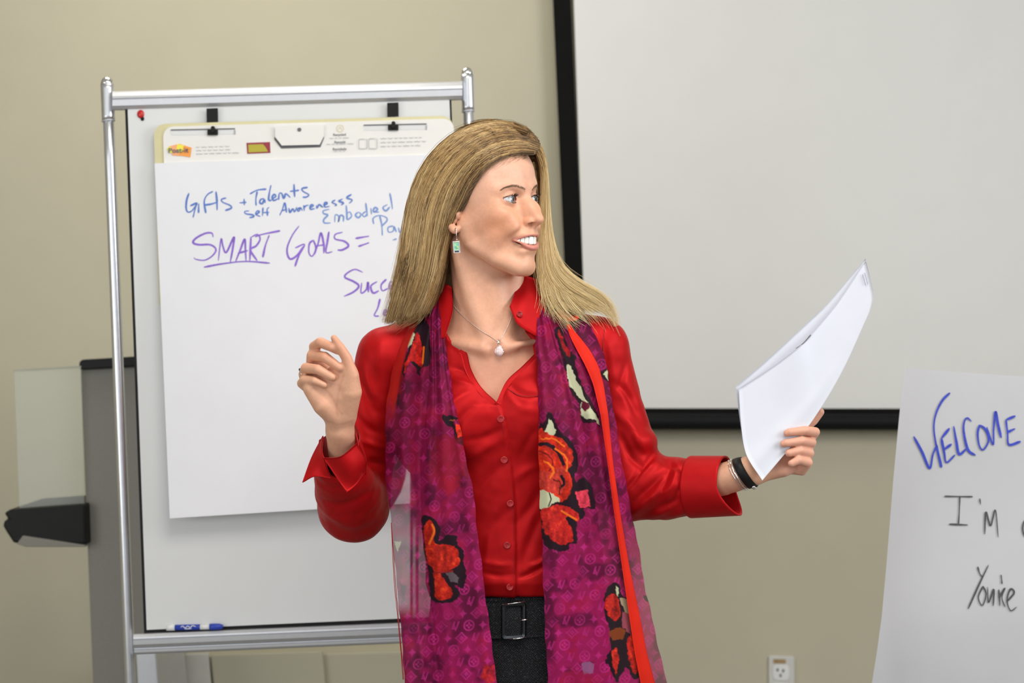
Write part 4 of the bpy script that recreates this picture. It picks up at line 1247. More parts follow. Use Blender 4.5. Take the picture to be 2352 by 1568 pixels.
dsp *= sstep(2, 14, np.abs(poly_sd(VN, 1e9)(SV)))
pk_u = np.interp(SV[:, 1], [p[1] for p in PK], [p[0] for p in PK])
dl_ = pk_u - SV[:, 0]
dsp += np.where((SV[:, 2] < 0) & (SV[:, 1] > 930), 4.2 * sstep(-2.5, 1.5, dl_) * np.exp(-np.clip(dl_, 0, 200) / 26.0) - 1.5 * np.exp(-((dl_ + 5) / 4.0) ** 2), 0)
if SN[np.argmin(SV[:, 2] + 0 * SV[:, 0]), 2] > 0: SN = -SN
SV = SV + SN * (dsp * 1.0)[:, None]
shirt_o = mesh_np('shirt', uvw(SV), SF[:, ::-1], M['shirt'], person)

def front_w(shape, U, V, w0=-330, it=60):
    P = np.stack([np.ravel(U), np.ravel(V), np.full(np.size(U), float(w0))], 1).astype(np.float32)
    for _ in range(it):
        e = shape.eval(P); P[:, 2] += np.clip(e * 0.85, -20, 30)
    return P[:, 2].astype(float)

def cloth_patch(name, G, mat, parent, thick=1.6, col=None, alpha=None, nrm=None):
    """G (n,m,3) body-space grid, given a thickness (solid cloth)"""
    n, m_ = G.shape[:2]
    V = G.reshape(-1, 3); F = grid_faces(n, m_)
    N = vnormals(V, F)
    if N[:, 2].mean() > 0: N = -N
    B2 = V - N * thick
    idx = np.arange(n * m_).reshape(n, m_)
    ring = np.concatenate([idx[0, :], idx[1:, -1], idx[-1, -2::-1], idx[-2:0:-1, 0]]); r2 = np.roll(ring, -1)
    side = np.stack([ring, r2, r2 + n * m_, ring + n * m_], 1)
    c = None if col is None else np.vstack([col, col]); al2 = None if alpha is None else np.concatenate([alpha, alpha])
    return mesh_np(name, uvw(np.vstack([V, B2])), np.vstack([F, F[:, ::-1] + n * m_, side]), mat, parent, col=c, alpha=al2)

def patch4(top, right, bottom, left, n=18, m_=18):
    """Coons patch between four boundary polylines (top and bottom run left to right, left and right run down)"""
    T_, B__, L_, R_ = catmull(top, m_), catmull(bottom, m_), catmull(left, n), catmull(right, n)
    s = np.linspace(0, 1, m_)[None, :, None]; t = np.linspace(0, 1, n)[:, None, None]
    return ((1 - t) * T_[None] + t * B__[None] + (1 - s) * L_[:, None] + s * R_[:, None]
            - ((1 - s) * (1 - t) * T_[0] + s * (1 - t) * T_[-1] + (1 - s) * t * B__[0] + s * t * B__[-1]))

# collar leaves, open at the throat
cr = patch4([(1186, 640, 18), (1204, 632, 6), (1232, 640, 2)], [(1232, 640, 2), (1252, 700, -40), (1238, 775, -84)],
            [(1171, 703, -70), (1190, 744, -92), (1238, 775, -84)], [(1186, 640, 18), (1183, 668, -32), (1171, 703, -70)])
cr[..., 2] -= 5 * np.sin(np.linspace(0, np.pi, 18))[:, None] * np.sin(np.linspace(0, np.pi, 18))[None]
cloth_patch('collar', cr, M['shirt'], person, 2.2)
cl_ = patch4([(1010, 660, 20), (1024, 652, 4), (1038, 660, 0)], [(1038, 660, 0), (1039, 712, -55), (1020, 776, -82)],
             [(1000, 760, -62), (1008, 775, -74), (1020, 776, -82)], [(1010, 660, 20), (1000, 710, -20), (1000, 760, -62)])
cloth_patch('collar', cl_, M['shirt'], person, 3)
# inner edge bands of the opening (folded front facings)
def ribbon_along(name, pts, off_in, wid, mat, lift=5, n=40, fade=1.2, thick=1.5):
    c = catmull(pts, n)
    T = np.gradient(c, axis=0); T /= np.linalg.norm(T, axis=1)[:, None]
    N = np.stack([-T[:, 1], T[:, 0]], 1)
    rows = []
    for k in np.linspace(0, 1, 6):
        p = c + N * (off_in + wid * k)
        w = front_w(SHB, p[:, 0], p[:, 1]) - lift * (1 - fade * k)
        rows.append(np.column_stack([p, w]))
    return cloth_patch(name, np.stack(rows, 0), mat, person, thick)
ribbon_along('front_facing', [(1060, 800), (1070, 811), (1081, 850), (1104, 890), (1140, 925)], -2, 14, M['shirt'], 2.2)
ribbon_along('front_facing', [(1141, 926), (1165, 876), (1200, 843), (1228, 815)], -2, 13, M['shirt'], 2.0)
# placket with its stitched edge, and the buttons
PK = [(1143, 924), (1156, 965), (1164, 1010), (1172, 1060), (1179, 1120), (1183, 1180), (1184, 1250), (1183, 1310), (1184, 1366)]
ck_ = catmull(PK, 60) ; ckw = front_w(SHB, ck_[:, 0] - 4, ck_[:, 1]) - 3.6
tube('placket_stitching', uvw(np.column_stack([ck_[:, 0] - 4, ck_[:, 1], ckw])), 0.5 * S, M['thread'], person, k=5)
def button(u, v, r, shape=SHB, lift=5):
    w = float(front_w(shape, [u], [v])[0]) - lift
    o = lathe_dir('button', (u, v, w), (0, 0, -1), [(0.01, 1.0), (r * 0.55, 0.9), (r * 0.7, 1.6), (r * 0.9, 1.7), (r, 0.8), (r, -0.8), (0.01, -1)], M['button'], person, 20)
    for dx, dy in ((-1.8, -1.8), (1.8, -1.8), (-1.8, 1.8), (1.8, 1.8)):
        lathe_dir('thread_hole', (u + dx, v + dy, w - 1.0), (0, 0, -1), [(0.01, 0.5), (0.9, 0.4), (0.9, -0.6)], M['thread'], o, 6)
for bu, bv in ((1150, 962), (1158, 1056), (1172, 1156), (1165, 1252), (1171, 1348)): button(bu, bv, 8.5)
o = lathe_dir('button', (1194, 721, -85), (-0.15, 0, -1), [(0.01, 1.0), (4, 0.9), (5, 1.6), (6.4, 1.6), (7, 0.8), (7, -1.2), (0.01, -1.5)], M['button'], person, 20)
# chest pocket seam at the right of the opening, shoulder seam
pc = catmull([(1166, 893), (1195, 908), (1236, 909)], 24)
tube('pocket_seam', uvw(np.column_stack([pc, front_w(SHB, pc[:, 0], pc[:, 1]) - 1.2])), 0.9 * S, M['thread'], person, k=5)
pc = catmull([(1390, 748), (1386, 775), (1386, 820), (1392, 870)], 30)
tube('shoulder_seam', uvw(np.column_stack([pc, front_w(SHB, pc[:, 0], pc[:, 1]) - 0.6])), 0.8 * S, M['thread'], person, k=5)

# open cuff of her right sleeve: two stiff flaps folded away from the wrist
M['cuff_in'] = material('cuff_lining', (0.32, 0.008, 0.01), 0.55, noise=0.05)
c1 = patch4([(741, 1000, -118), (738, 1035, -160), (744, 1054, -178)], [(744, 1054, -178), (752, 1080, -176), (762, 1098, -168)],
            [(694, 1107, -150), (722, 1094, -160), (762, 1098, -168)], [(741, 1000, -118), (715, 1050, -134), (694, 1107, -150)])
cloth_patch('cuff', c1, M['shirt'], person, 3)
c2 = patch4([(743, 1052, -180), (782, 1048, -212), (820, 1018, -196)], [(820, 1018, -196), (840, 1055, -176), (836, 1086, -150)],
            [(797, 1130, -186), (818, 1112, -170), (836, 1086, -150)], [(743, 1052, -180), (770, 1092, -186), (797, 1130, -186)])
c2[..., 2] -= 6 * np.sin(np.linspace(0, np.pi, 18))[:, None] * np.sin(np.linspace(0, np.pi, 18))[None]
cloth_patch('cuff', c2, M['shirt'], person, 3)
c3 = patch4([(733, 1010, -116), (775, 985, -112), (813, 972, -120)], [(813, 972, -120), (824, 995, -150), (824, 1030, -170)],
            [(748, 1062, -110), (790, 1060, -104), (824, 1030, -120)], [(733, 1010, -116), (730, 1036, -116), (738, 1070, -110)])
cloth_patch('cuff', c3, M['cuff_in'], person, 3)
c4 = patch4([(811, 972, -120), (818, 1000, -150), (822, 1020, -190)], [(822, 1020, -190), (838, 1060, -170), (838, 1090, -150)],
            [(828, 1040, -100), (840, 1070, -110), (838, 1090, -150)], [(811, 972, -120), (822, 1000, -112), (828, 1040, -100)])
cloth_patch('cuff', c4, M['shirt'], person, 3)

# buttoned cuff of her left sleeve: an open flared tube
ax0 = np.array([1588, 1118, -8.]); ax1 = np.array([1686, 1112, -52.])
n, k = 22, 44
T_ = np.linspace(0, 1, n); th = np.linspace(0, 2 * np.pi, k, endpoint=False)
d = (ax1 - ax0) / np.linalg.norm(ax1 - ax0); a_ = np.array([0, 1, 0.]); b_ = np.cross(d, a_)
def cuff_shell(extra):
    V = []
    for t_ in T_:
        slant = 24 * np.clip(t_ - 0.0, 0, 1)
        for h_ in th:
            low = max(0, math.sin(h_))                # lower side flares and reaches further
            r = 72 - 5 * t_ + extra + 6 * t_ * low
            c = ax0 + (ax1 - ax0) * t_ * (0.80 + 0.34 * low ** 1.5 - 0.04 * math.cos(h_))
            V.append(c + a_ * math.sin(h_) * r + b_ * math.cos(h_) * r * 0.92)
    return np.array(V)
Vo, Vi = cuff_shell(0), cuff_shell(-4)
Fo = grid_faces(n, k, wrap=True)
i0 = (n - 1) * k + np.arange(k); i1 = np.roll(i0, -1); N0 = len(Vo)
j0 = np.arange(k); j1 = np.roll(j0, -1)
mesh_np('cuff', uvw(np.vstack([Vo, Vi])), np.vstack([Fo, Fo[:, ::-1] + N0, np.stack([i0, i1, i1 + N0, i0 + N0], 1), np.stack([j1, j0, j0 + N0, j1 + N0], 1)]), M['shirt'], person)

# ------------------------------------------------------------------ trousers, belt
M['tweed'] = material('black_tweed', (0.018, 0.018, 0.021), 0.9, noise=0.0, bump=0.5, bscale=1500, spec=0.2)
nt = M['tweed'].node_tree; b = nt.nodes['Principled BSDF']
tc = nt.nodes.new('ShaderNodeTexCoord'); 
w1 = nt.nodes.new('ShaderNodeTexChecker'); w1.inputs['Scale'].default_value = 520
w1.inputs['Color1'].default_value = (0.009, 0.009, 0.010, 1); w1.inputs['Color2'].default_value = (0.030, 0.031, 0.036, 1)
nz = nt.nodes.new('ShaderNodeTexNoise'); nz.inputs['Scale'].default_value = 700
mp = nt.nodes.new('ShaderNodeMapRange'); mp.inputs[1].default_value = 0.52; mp.inputs[2].default_value = 0.68; mp.inputs[3].default_value = 0.6; mp.inputs[4].default_value = 2.6
vm = nt.nodes.new('ShaderNodeVectorMath'); vm.operation = 'SCALE'
nt.links.new(tc.outputs['Object'], w1.inputs['Vector']); nt.links.new(tc.outputs['Object'], nz.inputs['Vector'])
nt.links.new(nz.outputs['Fac'], mp.inputs[0]); nt.links.new(w1.outputs['Color'], vm.inputs[0]); nt.links.new(mp.outputs[0], vm.inputs['Scale'])
nt.links.new(vm.outputs[0], b.inputs['Base Color'])
pants = Shape()
pants.add(loft([(1366, 1186, 196, 36, 108), (1440, 1188, 206, 38, 116), (1560, 1190, 224, 42, 128), (1650, 1190, 228, 44, 130), (1760, 1190, 222, 44, 118)]), 1)
for sx in (-1, 1):
    cx = 1190 + sx * 104
    pants.add(chain([(cx, 1700, 44), (cx + sx * 4, 2150, 40), (cx + sx * 4, 2672, 44)], [112, 78, 72]), 40)
pants.sub(chain([(1196, 1480, -90), (1192, 1570, -96), (1190, 1700, -90)], [1, 5, 10]), 22)
PV, PF = surface(pants, (930, 1350, -140), (1450, 2770, 220), 8)
PV = relax(PV, PF, 2)
mesh_np('trousers', uvw(PV), PF[:, ::-1], M['tweed'], person)
for sx in (-1, 1):
    cx = 1190 + sx * 108
    sh = Shape().add(chain([(cx, 2700, 70), (cx, 2716, -20), (cx + sx * 8, 2722, -100)], [44, 40, 30]), 1)
    sh.cut(lambda P: P[:, 1] - 2737, 2)
    V_, F_ = surface(sh, (cx - 80, 2640, -150), (cx + 90, 2750, 140), 7)
    mesh_np('shoe', uvw(V_), F_[:, ::-1], M['black_plastic'], person)
def belt_pt(u, v, lift):
    w = front_w(pants, u, v); return np.column_stack([u, v, w - lift])
us = np.linspace(1010, 1370, 70)
rows = []
for q in np.linspace(0, 1, 10):
    vt = 1379 - 0.035 * (us - 1180) + 0.00022 * (us - 1180) ** 2 * -1
    v = vt + q * 86
    p = belt_pt(us, np.maximum(v, 1374), 5 + 3 * math.sin(q * math.pi)); p[:, 1] = v
    rows.append(p)
cloth_patch('belt', np.stack(rows), M['tweed'], person, 4)
# belt tongue over the buckle bar
rows = []
us = np.linspace(1160, 1196, 12)
for q in np.linspace(0, 1, 12):
    v = 1392 + q * 66 + 0 * us
    p = belt_pt(us, v, 13 + 3 * math.sin(q * math.pi)); rows.append(p)
cloth_patch('belt_tongue', np.stack(rows), M['tweed'], person, 4)
bw = float(front_w(pants, [1180], [1420])[0])
M['buckle'] = material('buckle_gunmetal', (0.05, 0.05, 0.055), 0.18, 0.9, noise=0.05)
bo = rbox(1151, 1385, 1209, 1467, 7, 5, sv=-0.05); bi = rbox(1160, 1392, 1201, 1460, 4, 5, sv=-0.05)
def pxw(pts, w): return uvw(np.array([(x, y, w + 0.12 * abs(x - 1180)) for x, y in pts]))
bm = bmesh.new()
rings = []
for pts, w in ((bo, bw - 12), ([(x * 0.9 + 1180 * 0.1, y) for x, y in bo], bw - 19), (bi, bw - 17), (bi, bw - 10), (bo, bw - 8)):
    rings.append([bm.verts.new(Vector(p)) for p in pxw(pts, w)])
for i in range(5):
    r0, r1 = rings[i], rings[(i + 1) % 5]
    for j in range(len(r0)): bm.faces.new((r0[j], r0[(j + 1) % len(r0)], r1[(j + 1) % len(r0)], r1[j]))
bk = bm_obj('belt_buckle', bm, M['buckle'], person)
tube('buckle_prong', uvw(np.array([[1196, 1424, bw - 20], [1206, 1423, bw - 22], [1211, 1422, bw - 20.]])), 2.0 * S, M['chrome'], bk, k=8)
tube('buckle_edge', uvw(np.array([[1153, 1388, bw - 17], [1180, 1385, bw - 19.5], [1206, 1381, bw - 17.]])), 1.2 * S, M['chrome'], bk, k=8)
tube('buckle_edge', uvw(np.array([[1170, 1467, bw - 17], [1190, 1466, bw - 18.5], [1208, 1463, bw - 16.]])), 1.2 * S, M['chrome'], bk, k=8)
# ------------------------------------------------------------------ printed chiffon scarf
M['scarf'] = material('scarf_chiffon', (0.3, 0.02, 0.1), 0.60, attr='tint', alpha_attr='cover', spec=0.15, sheen=0.05, bump=0.05, bscale=1500, translucent=0.10)
scarf = person
def lin(*c): return np.array(srgb(*c))
def blob(P, poly, wob=3.0, seed=0):
    poly = np.array(poly, float)
    if len(poly) > 5:
        c = catmull(np.vstack([poly[-2:], poly, poly[:2]]), 8 * (len(poly) + 3) + 1)
        poly = 0.35 * np.array(catmull(np.vstack([poly[-2:], poly, poly[:2]]), 8 * (len(poly) + 3) + 1)) + 0.65 * c
        poly = poly[8:-16]
    out = np.full(len(P), 1e3)
    lo, hi = poly.min(0) - 22, poly.max(0) + 22
    ix = np.nonzero(((P > lo) & (P < hi)).all(1))[0]
    if len(ix) == 0: return out
    Q = P[ix] + np.column_stack([vnoise(P[ix], 9, seed), vnoise(P[ix], 9, seed + 50)]) * wob + np.column_stack([vnoise(P[ix], 3.5, seed + 7), vnoise(P[ix], 3.5, seed + 57)]) * 1.2
    d, _ = seg_dist(Q, np.vstack([poly, poly[:1]]))
    out[ix] = np.where(inside(Q, poly), -d, d)
    return out
def monogram(X, Y, cell=33.0):
    """pattern coverage 0..1 for cloth coordinates in px"""
    out = np.zeros(len(X))
    j = np.floor(Y / (cell * 0.86)); xs = X + (j % 2) * cell * 0.5
    i = np.floor(xs / cell)
    x = xs - (i + 0.5) * cell; y = Y - (j + 0.5) * cell * 0.86
    ty = (i + 2 * j + (j // 2)) % 4
    r = np.hypot(x, y); th = np.arctan2(y, x)
    line = lambda d, w: 1 - sstep(w - 1.2, w + 1.8, d)
    # flower in a ring
    a = np.maximum(line(np.abs(r - 11.5), 1.3), line(r - 7.5 * np.abs(np.cos(2 * th)) ** 0.7, 0.2) * (r > 2.0))
    out = np.where(ty == 0, a, out)
    # pointed four-petal star
    b = line((np.abs(x) ** 0.62 + np.abs(y) ** 0.62 - 4.2) * 1.6, 0.2)
    out = np.where(ty == 1, b, out)
    # curved diamond with a flower hole
    s_ = np.abs(x) ** 0.8 + np.abs(y) ** 0.8
    c = np.maximum(line(np.abs(s_ - 8.2), 0.9), line(s_ - 4.0, 0.2) * (s_ > 1.2))
    out = np.where(ty == 2, c, out)
    # interlaced L and V
    P = np.column_stack([x, y])
    d1, _ = seg_dist(P, [(-2, -9), (-6.5, 6), (2, 6)]); d2, _ = seg_dist(P, [(-4, -5), (1.5, 10), (8, -9)])
    out = np.where(ty == 3, line(np.minimum(d1, d2), 1.25), out)
    return out
def paint(U, V, X, Y, tone):
    """print colours for points at photograph pixels U,V with cloth coordinates X,Y"""
    P = np.column_stack([U, V])
    n1 = vnoise(np.column_stack([X, Y]), 38, 11); n2 = vnoise(np.column_stack([X, Y]), 15, 12); n3 = vnoise(np.column_stack([X, Y]), 5, 13)
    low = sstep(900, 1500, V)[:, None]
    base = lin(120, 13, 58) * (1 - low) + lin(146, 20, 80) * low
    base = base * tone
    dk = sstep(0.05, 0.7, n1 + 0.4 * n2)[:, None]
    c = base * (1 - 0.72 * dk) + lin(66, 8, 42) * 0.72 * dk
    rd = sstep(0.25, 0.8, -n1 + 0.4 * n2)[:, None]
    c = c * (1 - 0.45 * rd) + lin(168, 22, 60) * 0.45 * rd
    c = c * (1 + 0.06 * n3[:, None])
    mg_ = monogram(X, Y)[:, None] * (0.34 + 0.22 * low) * np.clip(0.75 + 0.6 * vnoise(np.column_stack([X, Y]), 26, 17)[:, None], 0.25, 1.2)
    c = c * (1 - mg_) + lin(205, 48, 138) * mg_
    def put(d, col, soft=1.0, a=1.0):
        nonlocal c
        m_ = ((1 - sstep(-soft, soft, d)) * a)[:, None]
        c = c * (1 - m_) + np.array(col) * m_
    K = lin(34, 18, 28)
    def brush(col, k=0.35, seed=3):
        q = (vnoise(P * np.array([1, 0.6]), 7, seed) + 0.6 * vnoise(P, 3.5, seed + 1))[:, None]
        return np.clip(np.array(col) * (1 + 1.4 * k * q) + np.array([0, 0.05, 0.0]) * np.clip(q - 0.5, 0, 1), 0, 1)
    OR, RD, YE, CRm, PK_ = lin(200, 42, 24), lin(168, 22, 30), lin(240, 110, 30), lin(196, 200, 164), lin(225, 55, 100)
    # big rose at her left (right panel)
    put(blob(P, [(1236, 985), (1250, 972), (1262, 945), (1284, 988), (1302, 1003), (1324, 1036), (1327, 1070), (1320, 1090), (1322, 1106), (1334, 1097), (1352, 1104), (1360, 1120), (1368, 1166), (1357, 1170), (1343, 1166), (1340, 1186), (1324, 1207), (1328, 1238), (1322, 1248), (1310, 1250), (1304, 1262), (1280, 1266), (1250, 1248), (1240, 1205), (1236, 1150)], 2.5, 21), K)
    put(blob(P, [(1262, 960), (1277, 990), (1270, 1006), (1252, 992)], 1.5, 22), CRm)
    put(blob(P, [(1234, 992), (1265, 998), (1295, 1010), (1313, 1035), (1315, 1060), (1306, 1080), (1313, 1100), (1311, 1128), (1292, 1152), (1262, 1140), (1234, 1124)], 2.5, 23), brush(OR, 0.3, 31))
    put(blob(P, [(1234, 1075), (1262, 1085), (1290, 1070), (1300, 1095), (1290, 1130), (1262, 1128), (1234, 1112)], 4, 24), brush(lin(196, 60, 50), 0.35, 35), a=0.8)
    for pl_, w_, col in (([(1236, 1020), (1262, 1022), (1284, 1042), (1294, 1066)], 4.0, K), ([(1238, 1036), (1258, 1044), (1270, 1064), (1262, 1082)], 1.6, lin(120, 20, 20)), ([(1276, 1030), (1300, 1050), (1302, 1082)], 2.2, YE),
                         ([(1242, 1008), (1270, 1008), (1296, 1024)], 1.8, YE), ([(1250, 1060), (1262, 1066), (1272, 1082), (1264, 1098)], 2.4, YE), ([(1290, 1094), (1296, 1110), (1286, 1122)], 3.0, K), ([(1272, 1100), (1288, 1110), (1284, 1136)], 1.6, lin(110, 30, 20))):
        d_, _ = seg_dist(P + np.column_stack([vnoise(P, 6, 4), vnoise(P, 6, 5)]) * 1.5, catmull(pl_, 16)); put(d_ - w_, col, 0.9)
    put(blob(P, [(1236, 1126), (1262, 1131), (1287, 1149), (1265, 1158), (1256, 1170), (1238, 1166)], 2, 25), CRm)
    d_, _ = seg_dist(P, [(1262, 1132), (1266, 1146), (1260, 1162)]); put(d_ - 1.5, K)
    put(blob(P, [(1242, 1170), (1268, 1162), (1290, 1159), (1311, 1166), (1331, 1186), (1326, 1196), (1304, 1186), (1300, 1192), (1313, 1216), (1316, 1240), (1287, 1249), (1256, 1228), (1244, 1196)], 2.5, 26), brush(lin(192, 36, 32), 0.3, 37))
    d_, _ = seg_dist(P, catmull([(1290, 1173), (1308, 1184), (1324, 1193)], 10)); put(d_ - 2.2, YE)
    put(blob(P, [(1322, 1130), (1350, 1125), (1357, 1164), (1332, 1166)], 2, 27), brush(lin(224, 62, 84), 0.3, 38))
    # rose on her right (left panel)
    q6 = lambda L: [(840 + x * 0.3113, 1080 + y * 0.3113) for x, y in L]
    put(blob(P, q6([(425, 325), (500, 355), (550, 430), (545, 515), (600, 475), (668, 478), (672, 525), (718, 600), (722, 700), (742, 740), (722, 862), (655, 842), (692, 900), (662, 962), (580, 978), (488, 960), (468, 850), (460, 700), (428, 600), (428, 480), (412, 400)]), 2.5, 41), K)
    put(blob(P, q6([(440, 390), (478, 368), (512, 440), (505, 540), (600, 550), (668, 572), (690, 650), (680, 705), (620, 738), (562, 760), (600, 830), (640, 900), (622, 950), (522, 945), (510, 850), (490, 720), (450, 680), (440, 560), (430, 450)]), 2.5, 42), brush(lin(188, 36, 24), 0.3, 43))
    put(blob(P, q6([(590, 765), (640, 750), (688, 790), (680, 835), (625, 820)]), 2, 44), lin(96, 84, 90))
    d_, _ = seg_dist(P, catmull(q6([(490, 400), (505, 450), (470, 540)]), 10)); put(d_ - 2.4, YE)
    d_, _ = seg_dist(P, catmull(q6([(500, 760), (560, 750), (640, 742)]), 10)); put(d_ - 2.0, lin(150, 30, 30))
    # fragment at the inner edge of the left panel
    q5 = lambda L: [(840 + x * 0.2933, 640 + y * 0.2933) for x, y in L]
    put(blob(P, q5([(590, 1080), (640, 1070), (745, 1090), (735, 1105), (690, 1130), (760, 1230), (780, 1310), (730, 1290), (700, 1240), (690, 1170), (640, 1150)]), 2, 51), K)
    put(blob(P, q5([(650, 1105), (700, 1100), (690, 1115)]), 1, 52), lin(170, 90, 50))
    put(blob(P, q5([(700, 1130), (760, 1150), (775, 1235), (720, 1240)]), 2, 53), brush(lin(220, 48, 26)))
    # shoulder part of the left panel
    put(blob(P, q5([(400, 190), (470, 200), (455, 300), (500, 400), (505, 640), (470, 690), (430, 700), (425, 770), (385, 690), (340, 650), (300, 770), (280, 700), (330, 560), (330, 430), (370, 330)]), 2, 54), K)
    put(blob(P, q5([(350, 560), (400, 430), (430, 480), (440, 560), (440, 690), (400, 670), (345, 640), (305, 740), (310, 650)]), 2, 55), brush(lin(190, 30, 28)))
    put(blob(P, q5([(395, 330), (430, 240), (445, 270), (425, 330)]), 1, 56), CRm)
    put(blob(P, q5([(325, 540), (350, 400), (385, 430), (360, 510)]), 1, 57), CRm)
    d_, _ = seg_dist(P, q5([(455, 535), (445, 660)])); put(d_ - 2, YE)
    put(blob(P, q5([(185, 910), (265, 900), (262, 990), (215, 985)]), 2, 58), K, a=0.8)
    put(blob(P, q5([(240, 700), (300, 760), (280, 900), (200, 900)]), 3, 59), lin(120, 14, 26), a=0.8)
    # upper right: petals under the hair, cream and black stroke down the fold
    put(blob(P, q5([(1490, 230), (1600, 240), (1710, 290), (1700, 330), (1640, 350), (1640, 410), (1590, 350), (1500, 300)]), 2, 61), K)
    put(blob(P, q5([(1500, 240), (1580, 262), (1665, 295), (1640, 330), (1560, 320), (1500, 290)]), 2, 62), brush(OR))
    put(blob(P, q5([(1490, 380), (1520, 380), (1570, 480), (1600, 560), (1650, 620), (1640, 660), (1680, 800), (1730, 900), (1790, 1000), (1840, 1150), (1800, 1130), (1700, 1120), (1680, 1000), (1610, 880), (1570, 740), (1520, 540), (1480, 430)]), 2.5, 63), K)
    put(blob(P, q5([(1505, 390), (1560, 500), (1600, 570), (1590, 610), (1545, 540), (1510, 450)]), 2, 64), brush(RD))
    put(blob(P, q5([(1580, 670), (1605, 680), (1650, 800), (1690, 860), (1720, 940), (1690, 950), (1640, 880), (1600, 840), (1580, 740)]), 2, 65), CRm)
    put(blob(P, q5([(1680, 990), (1720, 950), (1770, 1020), (1815, 1090), (1830, 1145), (1790, 1100), (1720, 1098), (1690, 1060)]), 2, 66), CRm)
    put(blob(P, q5([(1690, 960), (1740, 970), (1755, 1010), (1720, 1040), (1690, 1010)]), 2, 67), lin(96, 16, 42))
    put(blob(P, q5([(1820, 740), (1890, 700), (1910, 810), (1870, 790)]), 1, 68), K)
    put(blob(P, q5([(1862, 745), (1895, 712), (1902, 795)]), 1, 69), CRm)
    # lower right rose
    put(blob(P, q6([(1790, 850), (1840, 820), (1870, 850), (1900, 920), (1950, 960), (1990, 1040), (1960, 1200), (2030, 1300), (2050, 1440), (2030, 1520), (1980, 1540), (1920, 1450), (1860, 1560), (1800, 1450), (1770, 1400), (1810, 1300), (1790, 1150), (1760, 1060), (1765, 900)]), 2.5, 71), K)
    put(blob(P, q6([(1775, 940), (1830, 910), (1870, 960), (1880, 1060), (1840, 1110), (1790, 1070), (1768, 1000)]), 2, 72), brush(lin(190, 34, 28)))
    put(blob(P, q6([(1845, 850), (1865, 870), (1865, 930), (1850, 910)]), 1, 73), CRm)
    put(blob(P, q6([(1870, 940), (1930, 950), (1960, 1020), (1960, 1090), (1920, 1080), (1900, 1000)]), 3, 74), lin(168, 150, 120))
    put(blob(P, q6([(1890, 1040), (1940, 1060), (1970, 1150), (1950, 1210), (1900, 1150)]), 3, 75), lin(150, 70, 84))
    put(blob(P, q6([(1800, 1190), (1870, 1150), (1920, 1180), (1900, 1240), (1820, 1250)]), 3, 76), lin(130, 60, 24))
    put(blob(P, q6([(1930, 1240), (1990, 1230), (2025, 1330), (2030, 1430), (1990, 1500), (1950, 1430)]), 2, 77), brush(lin(200, 34, 26)))
    put(blob(P, q6([(1815, 1330), (1855, 1310), (1870, 1400), (1850, 1500), (1820, 1440)]), 2, 78), brush(lin(196, 36, 28)))
    put(blob(P, q6([(1590, 1440), (1640, 1410), (1690, 1430), (1680, 1490), (1620, 1500)]), 3, 79), lin(140, 90, 130), a=0.8)
    put(blob(P, q6([(860, 1440), (940, 1430), (960, 1560), (900, 1600), (850, 1520)]), 6, 80), brush(lin(206, 40, 30)), 5, 0.7)
    put(blob(P, q6([(1440, 1480), (1560, 1460), (1740, 1540), (1740, 1600), (1440, 1600)]), 6, 81), lin(150, 20, 50), 6, 0.5)
    put(blob(P, q6([(2045, 920), (2080, 930), (2090, 970), (2060, 960)]), 1, 82), K)
    put(blob(P, [(1000, 1000), (1060, 1010), (1078, 1080), (1030, 1130), (985, 1090)], 8, 83), lin(150, 18, 38), 14, 0.6)
    put(blob(P, q6([(545, 60), (680, 50), (700, 140), (590, 170)]), 6, 84), lin(160, 20, 40), 8, 0.6)
    # left sheer part
    put(blob(P, q6([(210, 520), (262, 525), (235, 610)]), 1, 85), CRm)
    put(blob(P, q6([(235, 610), (290, 520), (270, 640), (290, 760), (240, 740)]), 3, 86), lin(96, 60, 80), a=0.7)
    put(blob(P, q6([(245, 640), (285, 640), (290, 830), (250, 800)]), 3, 87), lin(150, 50, 60), a=0.5)
    put(blob(P, q6([(250, 830), (300, 850), (300, 880), (270, 1010), (262, 900)]), 2, 88), K, a=0.8)
    return np.clip(c, 0, 1)

